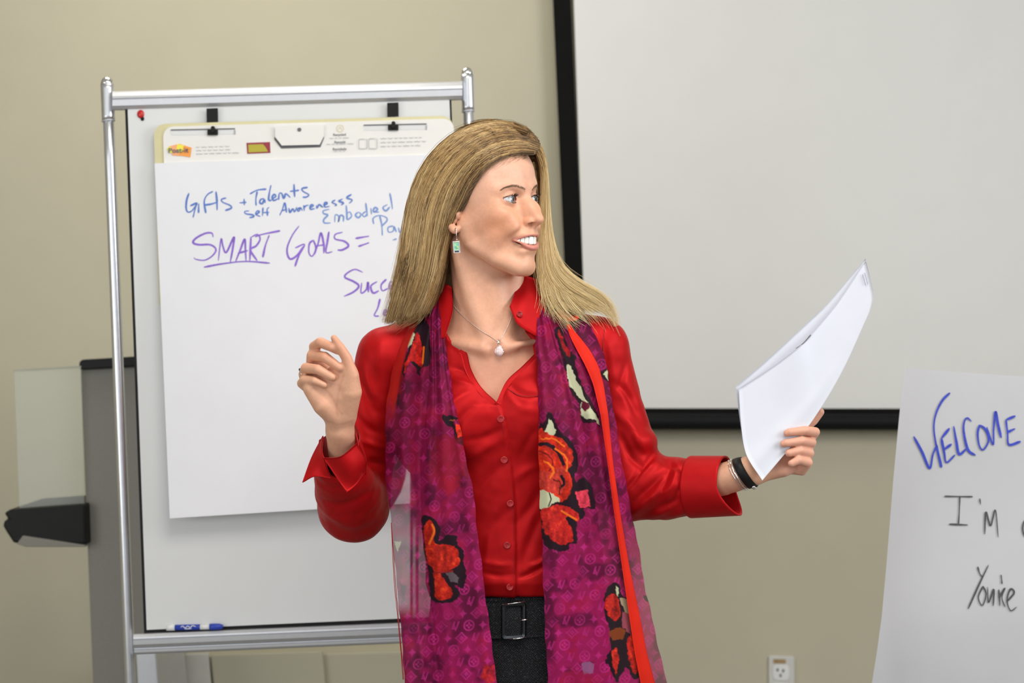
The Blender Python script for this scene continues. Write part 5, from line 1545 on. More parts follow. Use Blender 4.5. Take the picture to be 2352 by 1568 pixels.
TBL = lambda L: (np.array([p[0] for p in L], float), np.array([p[1] for p in L], float))
def base_w(u, v):
    w = np.interp(v, [640, 690, 730, 780, 850, 950, 1100, 1300, 1500, 1700, 1950], [40, -8, -52, -82, -108, -130, -134, -132, -132, -128, -126])
    return w + ((u - 1168) / 260.0) ** 2 * 62
def panel(name, left, right, v0, v1, lift, pleats, nu, step, tone=1.0, alpha=None, edge=None, top_in=None, seed=0, wav=3.0):
    lv, lu = TBL(left); rv, ru = TBL(right)
    vs = np.concatenate([np.arange(v0, 1590, step), np.linspace(1592, v1, 30)])
    s = np.linspace(0, 1, nu)
    V, Sx = np.meshgrid(vs, s, indexing='ij')
    smooth = lambda x, xp, fp: np.interp(x, np.linspace(xp[0], xp[-1], 60), catmull(np.column_stack([xp, fp]), 400)[np.searchsorted(catmull(np.column_stack([xp, fp]), 400)[:, 0], np.linspace(xp[0], xp[-1], 60)).clip(0, 399), 1])
    L_ = smooth(V, lv, lu); R_ = smooth(V, rv, ru)
    wob = 1.6 * np.sin(V / 23.0 + seed) + 1.2 * np.sin(V / 9.5 + 2 * seed)
    U = L_ + (R_ - L_) * Sx + wob * (np.abs(Sx - 0.5) * 2) ** 3 * 0.6
    W = base_w(U, V) - lift
    for c0, c1, wd, amp in pleats:
        c = c0 + (c1 - c0) * (V - 700) / 868.0
        W = W - amp * np.exp(-((Sx - c) / wd) ** 2)
    W = W - wav * np.sin(Sx * 9 + V / 130.0 + seed) * 0.6 - 1.3 * vnoise(np.column_stack([U.ravel() / 0.7, V.ravel() / 2.2, 0 * U.ravel()]), 22, seed).reshape(U.shape)
    W = W + 10 * (np.abs(Sx - 0.5) * 2) ** 6             # edges bend back a little
    P = np.stack([U, V, W], -1)
    # keep in front of the shirt
    fl_ = P.reshape(-1, 3).astype(np.float32)
    wid = (R_ - L_)
    X = (U - 1160) * 1.04 + 0.06 * V; Y = V * 1.02 + 0.05 * U
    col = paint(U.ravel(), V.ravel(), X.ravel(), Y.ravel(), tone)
    if edge is not None: col = edge(U.ravel(), V.ravel(), Sx.ravel(), col)
    al = np.full(U.size, 0.985) if alpha is None else alpha(U.ravel(), V.ravel(), Sx.ravel())
    return mesh_np(name, uvw(fl_.astype(float)), grid_faces(*U.shape), M['scarf'], scarf, col=col, alpha=al)

ST = 1.6
LB_left = [(650, 1000), (690, 962), (740, 938), (800, 914), (860, 899), (930, 888), (1020, 885), (1100, 887), (1200, 898), (1300, 907), (1400, 917), (1500, 925), (1568, 930), (1950, 955)]
LB_right = [(650, 1042), (690, 1015), (800, 1005), (1000, 995), (1200, 992), (1400, 1010), (1568, 1030), (1950, 1060)]
LF_left = [(650, 1012), (690, 992), (757, 988), (875, 986), (963, 980), (1021, 970), (1080, 966), (1205, 969), (1360, 989), (1547, 1008), (1950, 1040)]
LF_right = [(650, 1030), (690, 1021), (780, 1024), (850, 1031), (920, 1044), (960, 1052), (1010, 1062), (1060, 1071), (1120, 1085), (1250, 1100), (1350, 1113), (1440, 1124), (1568, 1141), (1950, 1180)]
RF_left = [(640, 1216), (690, 1224), (740, 1230), (800, 1229), (850, 1235), (950, 1237), (1100, 1238), (1250, 1245), (1400, 1250), (1568, 1258), (1950, 1275)]
RF_right = [(640, 1250), (690, 1256), (722, 1262), (787, 1284), (875, 1312), (992, 1341), (1100, 1360), (1173, 1370), (1298, 1386), (1454, 1398), (1568, 1403), (1950, 1430)]
RB_left = [(640, 1232), (700, 1244), (787, 1262), (875, 1288), (992, 1318), (1100, 1336), (1173, 1346), (1298, 1360), (1454, 1372), (1568, 1378), (1950, 1400)]
RB_right = [(640, 1262), (690, 1305), (720, 1338), (760, 1370), (800, 1383), (860, 1396), (940, 1409), (1040, 1425), (1150, 1445), (1250, 1465), (1350, 1482), (1450, 1504), (1568, 1530), (1950, 1600)]
def red_edge(U, V, Sx, col):
    m_ = ((1 - sstep(18, 24, U - np.interp(V, *TBL(LB_left)))) * (1 - sstep(900, 985, V)))[:, None]
    return col * (1 - m_) + np.array(srgb(176, 26, 22)) * m_
def sheer(U, V, Sx):
    e = U - np.interp(V, *TBL(LB_left))
    cv = np.interp(V, [1040, 1060, 1100, 1130, 1160, 1175, 1500], [948, 936, 930, 920, 903, 890, 860])
    r = (1 - sstep(939, 945, U)) * sstep(-2, 3, U - cv) * sstep(1050, 1075, V) * (1 - sstep(1380, 1420, V))
    r = np.maximum(r, 0.5 * sstep(946, 950, U) * (1 - sstep(952, 957, U)) * sstep(1180, 1230, V) * (1 - sstep(1380, 1440, V)))
    r = np.maximum(r, 0.4 * sstep(960, 963, U) * sstep(1200, 1260, V) * (1 - sstep(1380, 1440, V)))
    return np.clip(0.98 - 0.36 * r * (1 + 0.2 * vnoise(np.column_stack([U, V]), 20, 9)), 0, 1)
nuL = int(110 / ST); 
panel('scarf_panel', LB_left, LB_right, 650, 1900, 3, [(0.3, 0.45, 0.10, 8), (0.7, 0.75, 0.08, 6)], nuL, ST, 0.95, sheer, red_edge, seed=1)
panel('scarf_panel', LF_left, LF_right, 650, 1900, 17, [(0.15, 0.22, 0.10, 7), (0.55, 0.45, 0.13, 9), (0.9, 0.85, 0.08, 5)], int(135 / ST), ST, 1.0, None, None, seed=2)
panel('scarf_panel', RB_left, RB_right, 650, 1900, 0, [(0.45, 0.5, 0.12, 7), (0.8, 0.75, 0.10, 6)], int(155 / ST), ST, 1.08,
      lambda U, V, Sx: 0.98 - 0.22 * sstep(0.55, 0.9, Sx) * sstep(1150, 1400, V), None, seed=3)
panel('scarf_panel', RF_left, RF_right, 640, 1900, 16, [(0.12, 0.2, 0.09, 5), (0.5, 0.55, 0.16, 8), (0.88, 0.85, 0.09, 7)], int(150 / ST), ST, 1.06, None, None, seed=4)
# bright hemmed border folded forward on the outer panel
OC = [(744, 1304), (770, 1318), (800, 1338), (840, 1360), (880, 1374), (950, 1388), (1050, 1400), (1180, 1418), (1300, 1437), (1400, 1455), (1500, 1472), (1568, 1488), (1900, 1560)]
OW = [(744, 6), (770, 20), (800, 30), (840, 30), (880, 24), (950, 18), (1050, 13), (1180, 14), (1300, 17), (1400, 24), (1500, 28), (1568, 33), (1900, 36)]
vs = np.arange(744, 1900, 3.0); s = np.linspace(-0.5, 0.5, 9)
cu = np.interp(vs, *TBL(OC)); cw = np.interp(vs, *TBL(OW))
k = np.ones(9) / 9; pad_ = lambda a: np.convolve(np.pad(a, 4, 'edge'), k, 'valid')
cu, cw = pad_(cu), pad_(cw)
U = cu[:, None] + cw[:, None] * s[None]; V = np.repeat(vs[:, None], 9, 1)
W = base_w(U, V) - 14 - 4 * np.cos(s * math.pi)[None] 
bc = np.clip(np.array(srgb(225, 42, 24))[None] * (1 + 0.10 * vnoise(np.column_stack([U.ravel(), V.ravel()]), 30, 3))[:, None], 0, 1)
cloth_patch('scarf_border', np.stack([U, V, W], -1), M['scarf'], scarf, 1.2, col=bc, alpha=np.full(U.size, 0.99))
# fine hem thread hanging down the outer left edge
lv, lu = TBL(LB_left)
for dx, ph in ((-3, 0), (-6, 1.2)):
    vs = np.linspace(1200, 1560, 60)
    tube('hem_thread', uvw(np.column_stack([np.interp(vs, lv, lu) + dx * 0.8 * np.clip((vs - 1195) / 160, 0, 1) + 0.8 * np.sin(vs / 60 + ph), vs, np.full(60, -84.)])), 0.8 * S, M['thread'], scarf, k=5)
# the part that passes behind the neck
a = np.linspace(0, 1, 24)
rows = []
for q in np.linspace(0, 1, 6):
    c = catmull([(1015 + 4 * q, 652 + 40 * q, 34 + 10 * q), (1040, 640 + 44 * q, 92), (1120, 636 + 46 * q, 112), (1200, 634 + 44 * q, 92), (1240 - 6 * q, 640 + 40 * q, 30 + 10 * q)], 24)
    rows.append(c)
nb = np.stack(rows); cc = np.tile(lin(110, 14, 58), (nb.shape[0] * nb.shape[1], 1))
cloth_patch('scarf_neckband', nb, M['scarf'], scarf, 2, col=cc, alpha=np.full(len(cc), 1.0))
# ------------------------------------------------------------------ long blond hair
hb = Shape()
hb.add(hell((-116, 0, 44), (133, 104, 118)), 1)
hb.add(ell((1144, 404, 0), (88, 110, 84)), 20)
def face_side(P):
    q = (P - HO.astype(np.float32)) @ HM
    fh = np.interp(q[:, 2], [-200, -60, -12, 58, 100, 130], [-114, -108, -98, -58, -4, 40])
    return ((fh - q[:, 0]) * 0.75).astype(np.float32)        # negative in front of the hairline
hb.sub(face_side, 8)
CURT = [(1010, 400, -30), (1004, 470, -52), (996, 520, -50), (978, 575, -32), (962, 650, -28), (942, 702, -34), (918, 738, -30)]
hb.add(chain(CURT, [50, 46, 44, 50, 50, 34, 14]), 22)
OVER = [(1066, 408, -60), (1052, 460, -70), (1030, 500, -74)]
hb.add(chain(OVER, [24, 26, 24]), 14)
hb.add(chain([(1060, 430, 40), (1060, 560, 62), (1050, 640, 60)], [70, 62, 50]), 20)
hb.add(chain([(1160, 420, 60), (1200, 560, 62), (1250, 640, 40), (1300, 682, 10), (1362, 702, 4)], [60, 44, 30, 20, 12]), 24)
hb.add(chain([(1236, 350, 10), (1250, 480, 34), (1258, 600, 26)], [9, 12, 20]), 10)
# keep the mass off the neck and out of the near ear
hb.sub(chain([(1103, 520, 0), (1110, 620, 4), (1119, 700, 8)], [60, 60, 60]), 4)
hb.sub(ell((1066, 516, -100), (30, 34, 40)), 6)
hbT = Shape()
hbT.add(hell((-116, 0, 46), (141, 111, 125)), 1); hbT.add(hell((-42, 0, 52), (73, 91, 83)), 20); hbT.add(ell((1146, 400, -2), (95, 117, 92)), 24)
for o_ in hb.ops[5:7]: hbT.ops.append(o_)
hbT.add(chain(OVER, [29, 31, 28]), 16)
hbT.add(chain(CURT, [52, 49, 47, 52, 51, 35, 15]), 22)
gu, gv = np.arange(850, 1440, 3.0), np.arange(250, 790, 3.0)
GUU, GVV = np.meshgrid(gu, gv)
GW = front_w(hbT, GUU, GVV, -250, 60).reshape(GUU.shape)
GW = np.where(GW > 110, np.nan, GW)
for _ in range(14):
    GP = np.pad(GW, 1, 'edge'); nbv = np.stack([GP[:-2, 1:-1], GP[2:, 1:-1], GP[1:-1, :-2], GP[1:-1, 2:]])
    cntv = (~np.isnan(nbv)).sum(0); av = np.where(cntv > 0, np.nansum(nbv, 0) / np.maximum(cntv, 1), np.nan)
    GW = np.where(np.isnan(GW), av + 1.5, GW)
GW = np.where(np.isnan(GW), 45, GW)
for _ in range(2):
    GP = np.pad(GW, 1, 'edge'); GW = (GP[:-2, 1:-1] + GP[2:, 1:-1] + GP[1:-1, :-2] + GP[1:-1, 2:] + 2 * GW) / 6
def hair_w(U, V):
    x = np.clip((U - gu[0]) / 3, 0, len(gu) - 1.001); y = np.clip((V - gv[0]) / 3, 0, len(gv) - 1.001)
    i = x.astype(int); j = y.astype(int); fx = x - i; fy = y - j
    return GW[j, i] * (1 - fx) * (1 - fy) + GW[j, i + 1] * fx * (1 - fy) + GW[j + 1, i] * (1 - fx) * fy + GW[j + 1, i + 1] * fx * fy
HV, HFc = surface(hb, (860, 240, -220), (1440, 770, 240), 4)
HV = relax(HV, HFc, 2)
HN = vnormals(HV, HFc)
if (HN * (HV - HV.mean(0))).sum() < 0: HN = -HN
HV = HV - HN * np.interp(HV[:, 2], [-20, 30, 60], [5, 1, -9])[:, None]
M['hairbase'] = material('hair_under', (0.13, 0.075, 0.03), 0.7, noise=0.4, nscale=120, spec=0.2)
M['hair'] = material('blond_hair', (0.5, 0.35, 0.16), 0.42, attr='tint', spec=0.35)
hair = mesh_np('hair', uvw(HV), HFc[:, ::-1], M['hairbase'], person)

def strands(name, guides, count, nseg, rad, jit, jw, colfn, parent, clumps, seed, surf=True, lens=(0.80, 1.06), wfun=None, grange=None, flyaway=0.04, kside=3):
    r = np.random.default_rng(seed)
    G = np.stack([catmull(g, nseg) for g in guides])        # (g, nseg, 2|3)
    ng = len(G)
    cg = np.sort(r.uniform(0, ng - 1, clumps)); coff = r.normal(0, 1, (clumps, 2)); cph = r.uniform(0, 6.28, clumps); ccol = r.uniform(0, 1, clumps)
    ci = r.integers(0, clumps, count)
    g = cg[ci] + r.normal(0, 0.10, count)
    g = np.clip(g, 0, ng - 1 - 1e-6)
    i = g.astype(int); f = (g - i)[:, None, None]
    C = G[i] * (1 - f) + G[np.minimum(i + 1, ng - 1)] * f
    t = np.linspace(0, 1, nseg)[None, :, None]
    wave = np.sin(cph[ci][:, None] + t[..., 0] * (5 + 3 * coff[ci, :1])) * 3.2 * t[..., 0] ** 1.2
    spread = jit * (0.35 + 1.1 * t[..., 0])
    ind = r.normal(0, 1, (count, 1)); ind2 = r.normal(0, 1, (count, 1))
    T = np.gradient(C[..., :2], axis=1); T /= np.linalg.norm(T, axis=2, keepdims=True) + 1e-9
    N = np.stack([-T[..., 1], T[..., 0]], -1)
    off = wave + ind * spread + coff[ci, :1] * jit * 0.9 * t[..., 0] + ind2 * jit * 0.5 * np.sin(t[..., 0] * 3 + ind)
    fly = (r.uniform(0, 1, (count, 1)) < flyaway) * r.normal(0, 9, (count, 1)) * t[..., 0] ** 2
    XY = C[..., :2] + N * (off + fly)[..., None]
    if wfun is None:
        W = hair_w(XY[..., 0], XY[..., 1])
        k = np.ones(5) / 5
        W = np.apply_along_axis(lambda a: np.convolve(np.pad(a, 2, 'edge'), k, 'valid'), 1, W)
        W = np.minimum(W, 60)
    else:
        W = wfun(XY[..., 0], XY[..., 1], C)
    W = W - r.uniform(-1.5, 1, (count, 1)) * jw - 2
    L = r.uniform(*lens, (count, 1))
    P = np.concatenate([XY, W[..., None]], -1)
    # shorten
    ts = np.clip(t[..., 0] * L, 0, 1) * (nseg - 1); a = np.minimum(ts.astype(int), nseg - 2); fr = (ts - a)[..., None]
    idx = np.arange(count)[:, None]
    P = P[idx, a] * (1 - fr) + P[idx, a + 1] * fr
    rr = rad * r.uniform(0.7, 1.25, (count, 1)) * np.interp(t[..., 0], [0, 0.1, 0.75, 1], [0.6, 1, 0.9, 0.25])
    Tn = np.gradient(P, axis=1); Tn /= np.linalg.norm(Tn, axis=2, keepdims=True) + 1e-9
    A1 = np.cross(Tn, [0, 0, 1.0]); A1 /= np.linalg.norm(A1, axis=2, keepdims=True) + 1e-9
    A2 = np.cross(Tn, A1)
    an = np.linspace(0, 2 * np.pi, kside, endpoint=False)
    V = P[:, :, None] + rr[..., None, None] * (np.cos(an)[None, None, :, None] * A1[:, :, None] + np.sin(an)[None, None, :, None] * A2[:, :, None])
    Fg = grid_faces(nseg, kside, wrap=True)
    F = (Fg[None] + (np.arange(count) * nseg * kside)[:, None, None]).reshape(-1, 4)
    col = colfn(g / (ng - 1), ccol[ci], np.broadcast_to(t[..., 0], (count, nseg)), r.uniform(0, 1, count), P)
    col = np.repeat(col.reshape(count * nseg, 3), kside, axis=0)
    o = mesh_np(name, uvw(V.reshape(-1, 3)), F, M['hair'], parent, col=col)
    o['kind'] = 'stuff'
    return o
HC = [np.array(srgb(*c)) for c in ((66, 47, 31), (120, 90, 54), (166, 130, 80), (206, 174, 118), (236, 214, 164))]
def ramp(x):
    x = np.clip(x, 0, 1) * (len(HC) - 1); i = np.minimum(x.astype(int), len(HC) - 2); f = (x - i)[..., None]
    A_ = np.array(HC)
    return A_[i] * (1 - f) + A_[i + 1] * f
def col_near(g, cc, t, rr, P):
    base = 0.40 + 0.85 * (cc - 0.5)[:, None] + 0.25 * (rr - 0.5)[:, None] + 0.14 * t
    base = base - 0.30 * (np.exp(-(g / 0.16) ** 2))[:, None] * np.exp(-((t - 0.38) / 0.22) ** 2)  # temple strands coloured darker, mostly to paint in the shadow by the ear
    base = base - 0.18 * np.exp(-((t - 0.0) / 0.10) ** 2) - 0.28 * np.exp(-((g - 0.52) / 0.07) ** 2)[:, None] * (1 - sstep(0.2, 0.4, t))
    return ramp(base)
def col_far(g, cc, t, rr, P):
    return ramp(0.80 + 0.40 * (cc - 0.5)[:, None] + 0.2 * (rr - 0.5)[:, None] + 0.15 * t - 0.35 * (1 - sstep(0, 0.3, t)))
GN = [
 [(1226, 352), (1188, 350), (1140, 364), (1103, 394), (1076, 438), (1062, 472), (1042, 506), (1028, 560), (1020, 610), (1008, 665), (985, 716)],
 [(1236, 346), (1195, 336), (1140, 347), (1090, 381), (1056, 432), (1036, 490), (1020, 560), (1003, 640), (972, 716)],
 [(1240, 336), (1195, 319), (1135, 326), (1075, 362), (1030, 420), (1005, 490), (993, 570), (978, 650), (948, 722)],
 [(1234, 322), (1190, 303), (1130, 307), (1062, 345), (1010, 405), (980, 480), (966, 570), (952, 650), (924, 730)],
 [(1222, 308), (1180, 291), (1120, 293), (1050, 325), (992, 385), (958, 465), (942, 560), (927, 650), (902, 738)],
 [(1208, 295), (1165, 281), (1105, 285), (1038, 313), (978, 375), (944, 455), (927, 550), (910, 645), (886, 744)]]
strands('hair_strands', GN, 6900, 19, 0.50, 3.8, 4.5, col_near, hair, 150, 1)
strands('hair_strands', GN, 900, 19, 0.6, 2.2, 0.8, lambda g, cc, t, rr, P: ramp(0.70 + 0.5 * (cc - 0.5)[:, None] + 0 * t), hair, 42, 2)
# loose ends at her right shoulder
strands('loose_strands', [[(960, 520), (925, 600), (915, 650), (902, 700), (892, 735)], [(985, 560), (950, 640), (935, 690), (905, 735), (880, 748)],
                          [(1010, 600), (985, 680), (950, 725), (905, 745)], [(1000, 620), (985, 690), (968, 730), (945, 752)]], 520, 16, 0.45, 5, 3, col_near, hair, 40, 3, lens=(0.6, 1.08), flyaway=0.15)
# far side: falls past the cheek and spreads over her left shoulder
def wfar(U, V, C): return C[..., 2]
GF = [
 [(1226, 342, -30), (1241, 376, -12), (1246, 430, 6), (1243, 500, 16), (1238, 570, 12), (1236, 630, -16), (1244, 668, -42), (1264, 692, -52), (1292, 712, -52)],
 [(1222, 326, -16), (1243, 362, -6), (1250, 420, 10), (1248, 500, 18), (1245, 570, 12), (1248, 630, -14), (1270, 674, -38), (1304, 698, -40), (1350, 716, -34)],
 [(1215, 312, -6), (1243, 350, 0), (1252, 410, 14), (1252, 490, 20), (1252, 560, 14), (1262, 620, -8), (1292, 662, -32), (1334, 690, -32), (1388, 712, -22)],
 [(1206, 302, 2), (1240, 338, 4), (1253, 390, 16), (1255, 470, 22), (1260, 550, 16), (1276, 615, -2), (1314, 655, -24), (1364, 684, -24), (1400, 714, -16), (1414, 748, -16)],
 [(1200, 296, 8), (1237, 330, 10), (1252, 380, 18), (1257, 460, 26), (1266, 540, 20), (1286, 605, 4), (1330, 645, -16), (1380, 674, -16), (1410, 702, -10), (1420, 748, -14)]]
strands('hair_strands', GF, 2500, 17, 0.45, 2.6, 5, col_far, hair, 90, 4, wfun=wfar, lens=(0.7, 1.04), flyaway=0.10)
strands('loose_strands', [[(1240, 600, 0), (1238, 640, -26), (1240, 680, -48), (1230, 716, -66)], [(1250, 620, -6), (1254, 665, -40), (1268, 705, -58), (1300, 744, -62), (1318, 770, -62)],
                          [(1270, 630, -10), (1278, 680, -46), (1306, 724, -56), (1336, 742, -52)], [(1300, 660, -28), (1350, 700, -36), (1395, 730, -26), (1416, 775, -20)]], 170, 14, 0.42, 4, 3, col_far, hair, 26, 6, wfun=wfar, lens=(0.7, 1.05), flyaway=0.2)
GK = [[(1130, 292, 0), (1085, 318, 90), (1070, 400, 142), (1058, 500, 150), (1040, 600, 135), (1020, 700, 100)],
      [(1090, 292, 0), (1035, 325, 60), (1000, 400, 95), (985, 500, 95), (972, 600, 75), (955, 720, 40)],
      [(1040, 318, 0), (985, 375, 30), (958, 450, 45), (946, 540, 45), (935, 630, 30), (915, 735, 5)]]
GK2 = [[(1140, 290, 0), (1130, 320, 95), (1130, 400, 148), (1130, 500, 155), (1130, 600, 142), (1130, 700, 105)],
       [(1170, 292, 0), (1190, 330, 85), (1205, 400, 120), (1215, 500, 120), (1230, 600, 95), (1270, 680, 50)],
       [(1200, 300, 0), (1228, 340, 40), (1245, 400, 60), (1250, 500, 70), (1262, 600, 50), (1320, 680, 20)]]
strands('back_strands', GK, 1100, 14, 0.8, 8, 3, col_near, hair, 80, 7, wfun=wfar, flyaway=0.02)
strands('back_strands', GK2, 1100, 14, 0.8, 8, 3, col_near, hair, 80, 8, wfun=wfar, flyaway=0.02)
# part line and crown going back
GB = [[(1212, 306, -30), (1180, 296, -20), (1120, 292, 10), (1060, 310, 40)], [(1190, 288, -6), (1150, 279, 10), (1100, 282, 30), (1045, 308, 50)],
      [(1225, 318, -20), (1240, 340, -4), (1246, 368, 6), (1248, 400, 16)]]
strands('hair_strands', GB[:2], 500, 12, 0.6, 3, 3, col_near, hair, 40, 5, wfun=wfar)
# short wisps along the hairline
wr, wd, wl = [], [], []
for i in range(170):
    q = rng.uniform(0, 1)
    p = catmull([(1228, 356), (1190, 356), (1140, 370), (1104, 402), (1078, 446), (1066, 474)], 60)[int(q * 59)]
    w = min(float(hair_w(np.array([p[0]]), np.array([p[1]]))[0]), 10) - 2
    wr.append(np.array([p[0] + rng.normal(0, 3), p[1] + rng.normal(2, 4), w - 1])); wd.append(np.array([-1, 0.25 + q * 1.2 + rng.normal(0, 0.25), -0.12])); wl.append(rng.uniform(16, 34))
ho = hairs('hairline_wisps', wr, wd, wl, 0.26, material('root_hair', (0.26, 0.16, 0.08), 0.5, noise=0.2), hair, seg=5)
ho['kind'] = 'stuff'

# ------------------------------------------------------------------ jewellery
M['opal'] = material('green_opal', (0.10, 0.45, 0.20), 0.12, noise=0.75, nscale=260, coat=0.8)
nt = M['opal'].node_tree
vz = nt.nodes.new('ShaderNodeTexVoronoi'); vz.inputs['Scale'].default_value = 210
cr_ = nt.nodes.new('ShaderNodeValToRGB'); cr_.color_ramp.elements[0].color = (0.02, 0.30, 0.12, 1); cr_.color_ramp.elements[1].color = (0.50, 0.68, 0.10, 1)
e_ = cr_.color_ramp.elements.new(0.45); e_.color = (0.10, 0.50, 0.38, 1)
tc = nt.nodes.new('ShaderNodeTexCoord'); nt.links.new(tc.outputs['Object'], vz.inputs['Vector']); nt.links.new(vz.outputs['Color'], cr_.inputs[0])
nt.links.new(cr_.outputs[0], nt.nodes['Principled BSDF'].inputs['Base Color'])
ew = -108.0
def wl_(pts): return uvw(np.array(pts, float))
pe = person
hook = tube('earring', wl_(catmull([(1046, 532, ew + 6), (1045, 526, ew), (1047, 524, ew - 5), (1048.5, 530, ew - 8), (1048.5, 540, ew - 7), (1049, 548, ew - 5)], 20)), 0.9 * S, M['silver'], pe, k=6)
lathe_dir('ring_bead', (1049, 550, ew - 4), (0, 0, -1), [(0.01, 2.2), (1.6, 1.6), (2.2, 0), (1.6, -1.6), (0.01, -2.2)], M['silver'], hook, 10)
fo = [(1039.5, 554), (1055.5, 553), (1057.5, 580), (1042, 581)]; fi = [(1041.5, 556), (1053.5, 555.2), (1055, 574), (1043.2, 574.6)]
bm = bmesh.new(); rings = []
for pts, w in ((fo, ew - 6), (fi, ew - 6.5), (fi, ew - 2), (fo, ew - 1)):
    rings.append([bm.verts.new(Vector(p)) for p in uvw(np.array([(x, y, w) for x, y in pts]))])
for i in range(4):
    r0, r1 = rings[i], rings[(i + 1) % 4]
    for j in range(4): bm.faces.new((r0[j], r0[(j + 1) % 4], r1[(j + 1) % 4], r1[j]))
bm_obj('earring_frame', bm, M['silver'], hook)
P2 = uvw(np.array([(x, y, ew - 4.5) for x, y in fi])); P3 = uvw(np.array([(x, y, ew - 1.5) for x, y in fi]))
prism('opal_stone', P2, P3, M['opal'], hook)
cf = [(1044, 575.5), (1054, 575), (1054.5, 579), (1044.5, 579.6)]
prism('small_stone', uvw(np.array([(x, y, ew - 8) for x, y in cf])), uvw(np.array([(x, y, ew - 3) for x, y in cf])), M['buckle'], hook)

def on_skin(pts, n, lift):
    c = catmull(pts, n); w = np.minimum(front_w(skin, c[:, 0], c[:, 1], -200), 10)
    return np.column_stack([c, w - lift])
cA = on_skin([(1024, 676), (1045, 706), (1075, 736), (1110, 762), (1143, 783)], 150, 1.0)
cB = on_skin([(1147, 783), (1156, 768), (1167, 748), (1176, 724)], 90, 1.0)
def beads(name, c, r, mat, parent):
    Vs, Fs, off = [], [], 0
    L = np.concatenate([[0], np.cumsum(np.linalg.norm(np.diff(c, axis=0), axis=1))])
    for s_ in np.arange(0, L[-1], 2.0 * r):
        p = np.array([np.interp(s_, L, c[:, k]) for k in range(3)])
        o = np.array([[1, 0, 0], [-1, 0, 0], [0, 1, 0], [0, -1, 0], [0, 0, 1], [0, 0, -1]]) * r * 1.05
        Vs.append(uvw(p + o)); Fs.append(np.array([[0, 2, 4], [2, 1, 4], [1, 3, 4], [3, 0, 4], [2, 0, 5], [1, 2, 5], [3, 1, 5], [0, 3, 5]]) + off); off += 6
    o = mesh_np(name, np.vstack(Vs), np.vstack(Fs), mat, parent); o['kind'] = 'stuff'
    return o
nw = float(cB[0, 2])
neck = tube('necklace', uvw(np.vstack([cA[::3], cB[::3]])), 0.45 * S, M['silver'], person, k=5)
beads('chain_links', np.vstack([cA, cB]), 1.05, M['silver'], neck)
tube('bail', uvw(np.array([(1145, 780, nw - 2), (1144.5, 786, nw - 3.5), (1145.5, 792, nw - 3.)])), np.array([1.2, 2.8, 1.6]) * S, M['silver'], neck, k=10)
M['quartz'] = material('rose_quartz', (0.86, 0.66, 0.66), 0.06, noise=0.10, nscale=300, coat=1.0, spec=0.8)
pw = float(front_w(skin, [1147], [806], -200)[0])
V_, F_ = surface(Shape().add(ell((0, 0, 0), (9, 11, 5))), (-14,) * 3, (14,) * 3, 1.3)
mesh_np('pendant_stone', uvw(V_ + np.array([1147, 806, pw - 6])), F_[:, ::-1], M['quartz'], neck)
a = np.linspace(0, 2 * np.pi, 40)
tube('pendant_setting', uvw(np.column_stack([1147 + 9.6 * np.cos(a), 806 + 11.8 * np.sin(a), np.full(40, pw - 4.)])), 0.9 * S, M['silver'], neck, k=6)
for an in (0.7, 2.4, 3.9, 5.5):
    lathe_dir('prong', (1147 + 9.3 * math.cos(an), 806 + 11.5 * math.sin(an), pw - 7), (0, 0, -1), [(0.01, 2), (1.3, 1.2), (1.5, 0), (1.3, -2), (0.01, -2.5)], M['silver'], neck, 8)

# watch and bracelet on her left wrist
wa0 = np.array([1690, 1092, -50.]); wa1 = np.array([1745, 1075, -62.])
d = (wa1 - wa0) / np.linalg.norm(wa1 - wa0); a_ = np.array([0, 1, 0.]) - d * d[1]; a_ /= np.linalg.norm(a_); b_ = np.cross(d, a_)
def ring_tube(name, off, R0, r, mat, parent, tilt=0.0, k=8, n=60, arc=(0, 2 * math.pi)):
    th = np.linspace(arc[0], arc[1], n)
    c = wa0 + d * off + (a_[None] * np.cos(th)[:, None] + b_[None] * np.sin(th)[:, None]) * R0 + d[None] * (np.cos(th) * tilt)[:, None]
    return tube(name, uvw(c), r * S, mat, parent, k=k)
rows = []
for o_, r_ in ((12, 36.5), (13, 38.5), (24, 39), (33, 38), (34, 36)):
    th = np.linspace(0, 2 * math.pi, 50)
    rows.append(wa0 + d * o_ + (a_[None] * np.cos(th)[:, None] + b_[None] * np.sin(th)[:, None]) * r_ + d[None] * (np.cos(th) * 9)[:, None])
wt = cloth_patch('wristwatch', np.stack(rows), M['black_plastic'], person, 2)
ring_tube('bracelet', 8, 38, 2.2, M['silver'], wt, 8)
ring_tube('bracelet', 2, 38.5, 1.2, M['silver'], wt, 8)
for q in range(4):
    an = -0.35 + q * 0.22
    c = wa0 + d * (26 + 9) + (a_ * math.cos(an) + b_ * math.sin(an)) * 41
    lathe_dir('clasp_link', c, tuple(a_ * math.cos(an) + b_ * math.sin(an)), [(0.01, 2.5), (4, 2.2), (4.8, 0.5), (4.8, -2), (0.01, -2)], M['silver'], wt, 10)

# ring on her ring finger
a = np.linspace(0, 2 * np.pi, 30)
fd = np.array([4.0, -14.0, -20.0]); fd /= np.linalg.norm(fd); f1 = np.cross(fd, [0, 0, 1.]); f1 /= np.linalg.norm(f1); f2 = np.cross(fd, f1)
c = np.array([700.5, 852, -189.])
rg = tube('finger_ring', uvw(c + 12.0 * (np.cos(a)[:, None] * f1 + np.sin(a)[:, None] * f2)), 1.3 * S, M['silver'], person, k=8)
lathe_dir('ring_stone', c - f1 * 12.5 * np.sign(f1[0]), (-1, 0, -0.3), [(0.01, 2.4), (2.4, 2), (3.4, 0.5), (3, -2), (0.01, -2)], M['buckle'], rg, 12)

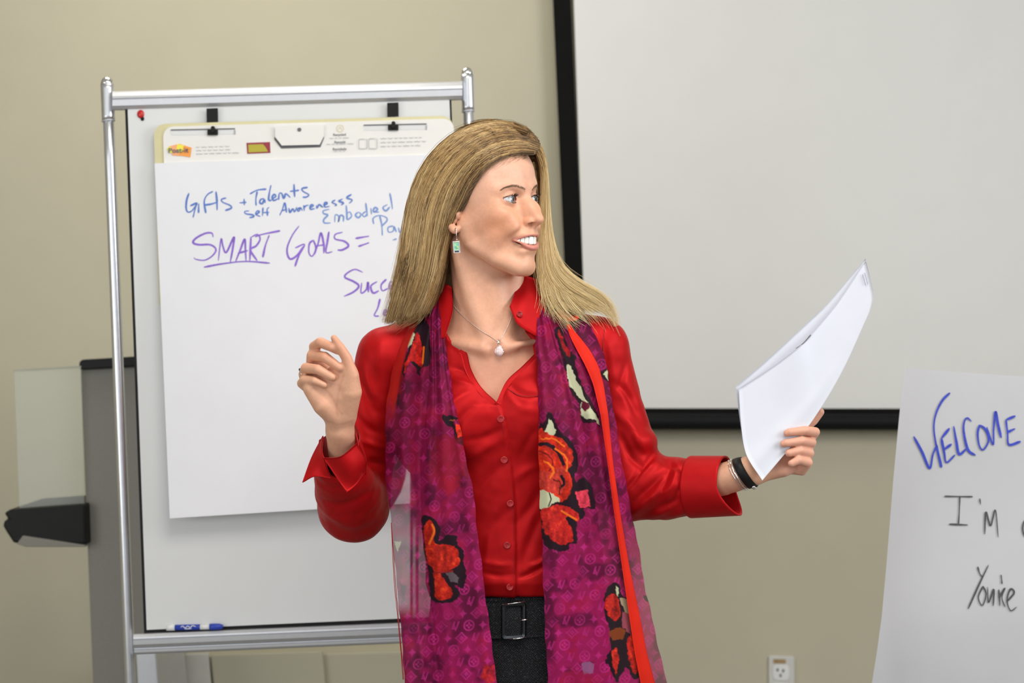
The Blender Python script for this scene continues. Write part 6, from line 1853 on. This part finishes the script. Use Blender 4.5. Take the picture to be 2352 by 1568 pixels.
# ------------------------------------------------------------------ papers in her left hand
M['sheet'] = material('copy_paper', (0.80, 0.82, 0.90), 0.7, noise=0.01, nscale=20, translucent=0.18)
ho_ = empty('paper_handout', uvw(np.array([1850., 860., -85.])), 'white printed sheets held up in her left hand', 'papers')
A_, Bp, Cp, Dp = (1690, 888, -78), (1988, 594, -70), (1998, 712, -80), (1750, 1102, -106)
bot = [Dp, (1812, 1030, -92), (1868, 962, -84), (1935, 850, -80), Cp]
back = patch4([A_, (1755, 832, -72), (1850, 745, -66), (1905, 692, -66), Bp], [Bp, (1999, 640, -72), (2006, 678, -76), Cp], bot, [A_, (1700, 970, -84), (1713, 1042, -94), Dp], 30, 40)
cloth_patch('sheet', back, M['sheet'], ho_, 0.5)
A2, B2, C2, D2 = (1697, 893, -84), (1988, 600, -73), (1998, 714, -83), (1751, 1103, -109)
fr = patch4([A2, (1775, 842, -84), (1834, 797, -88), (1864, 766, -80), (1925, 694, -74), B2], [B2, (2000, 645, -75), (2006, 680, -79), C2],
            [D2, (1812, 1031, -95), (1868, 963, -87), (1935, 852, -83), C2], [A2, (1702, 972, -92), (1714, 1043, -100), D2], 30, 40)
t = np.linspace(0, 1, 30)[:, None]; s = np.linspace(0, 1, 40)[None]
fr[..., 2] -= 10 * np.exp(-((t - 0.80) / 0.10) ** 2) * np.exp(-((s - 0.0) / 0.5) ** 2) * 0.6
cloth_patch('sheet', fr, M['sheet'], ho_, 0.5)
M['faint_print'] = material('faint_print', (0.42, 0.45, 0.52), 0.7, noise=0.02)
tubes_px('printed_lines', [[(1981, 630, -76.3), (1985, 642, -77), (1989, 655, -78)], [(1986, 626, -76), (1990, 638, -77), (1993, 652, -78)]], M['faint_print'], ho_, 0.8 * S, n=8, k=5)
tube('slit_shadow_edge', uvw(catmull([(1828, 800, -86), (1845, 788, -86), (1862, 769, -82)], 12)), np.linspace(0.6, 1.6, 12) * S, M['print_shade_dark'], ho_, k=6)  # dark tube standing in for the shadow in the gap between the sheets
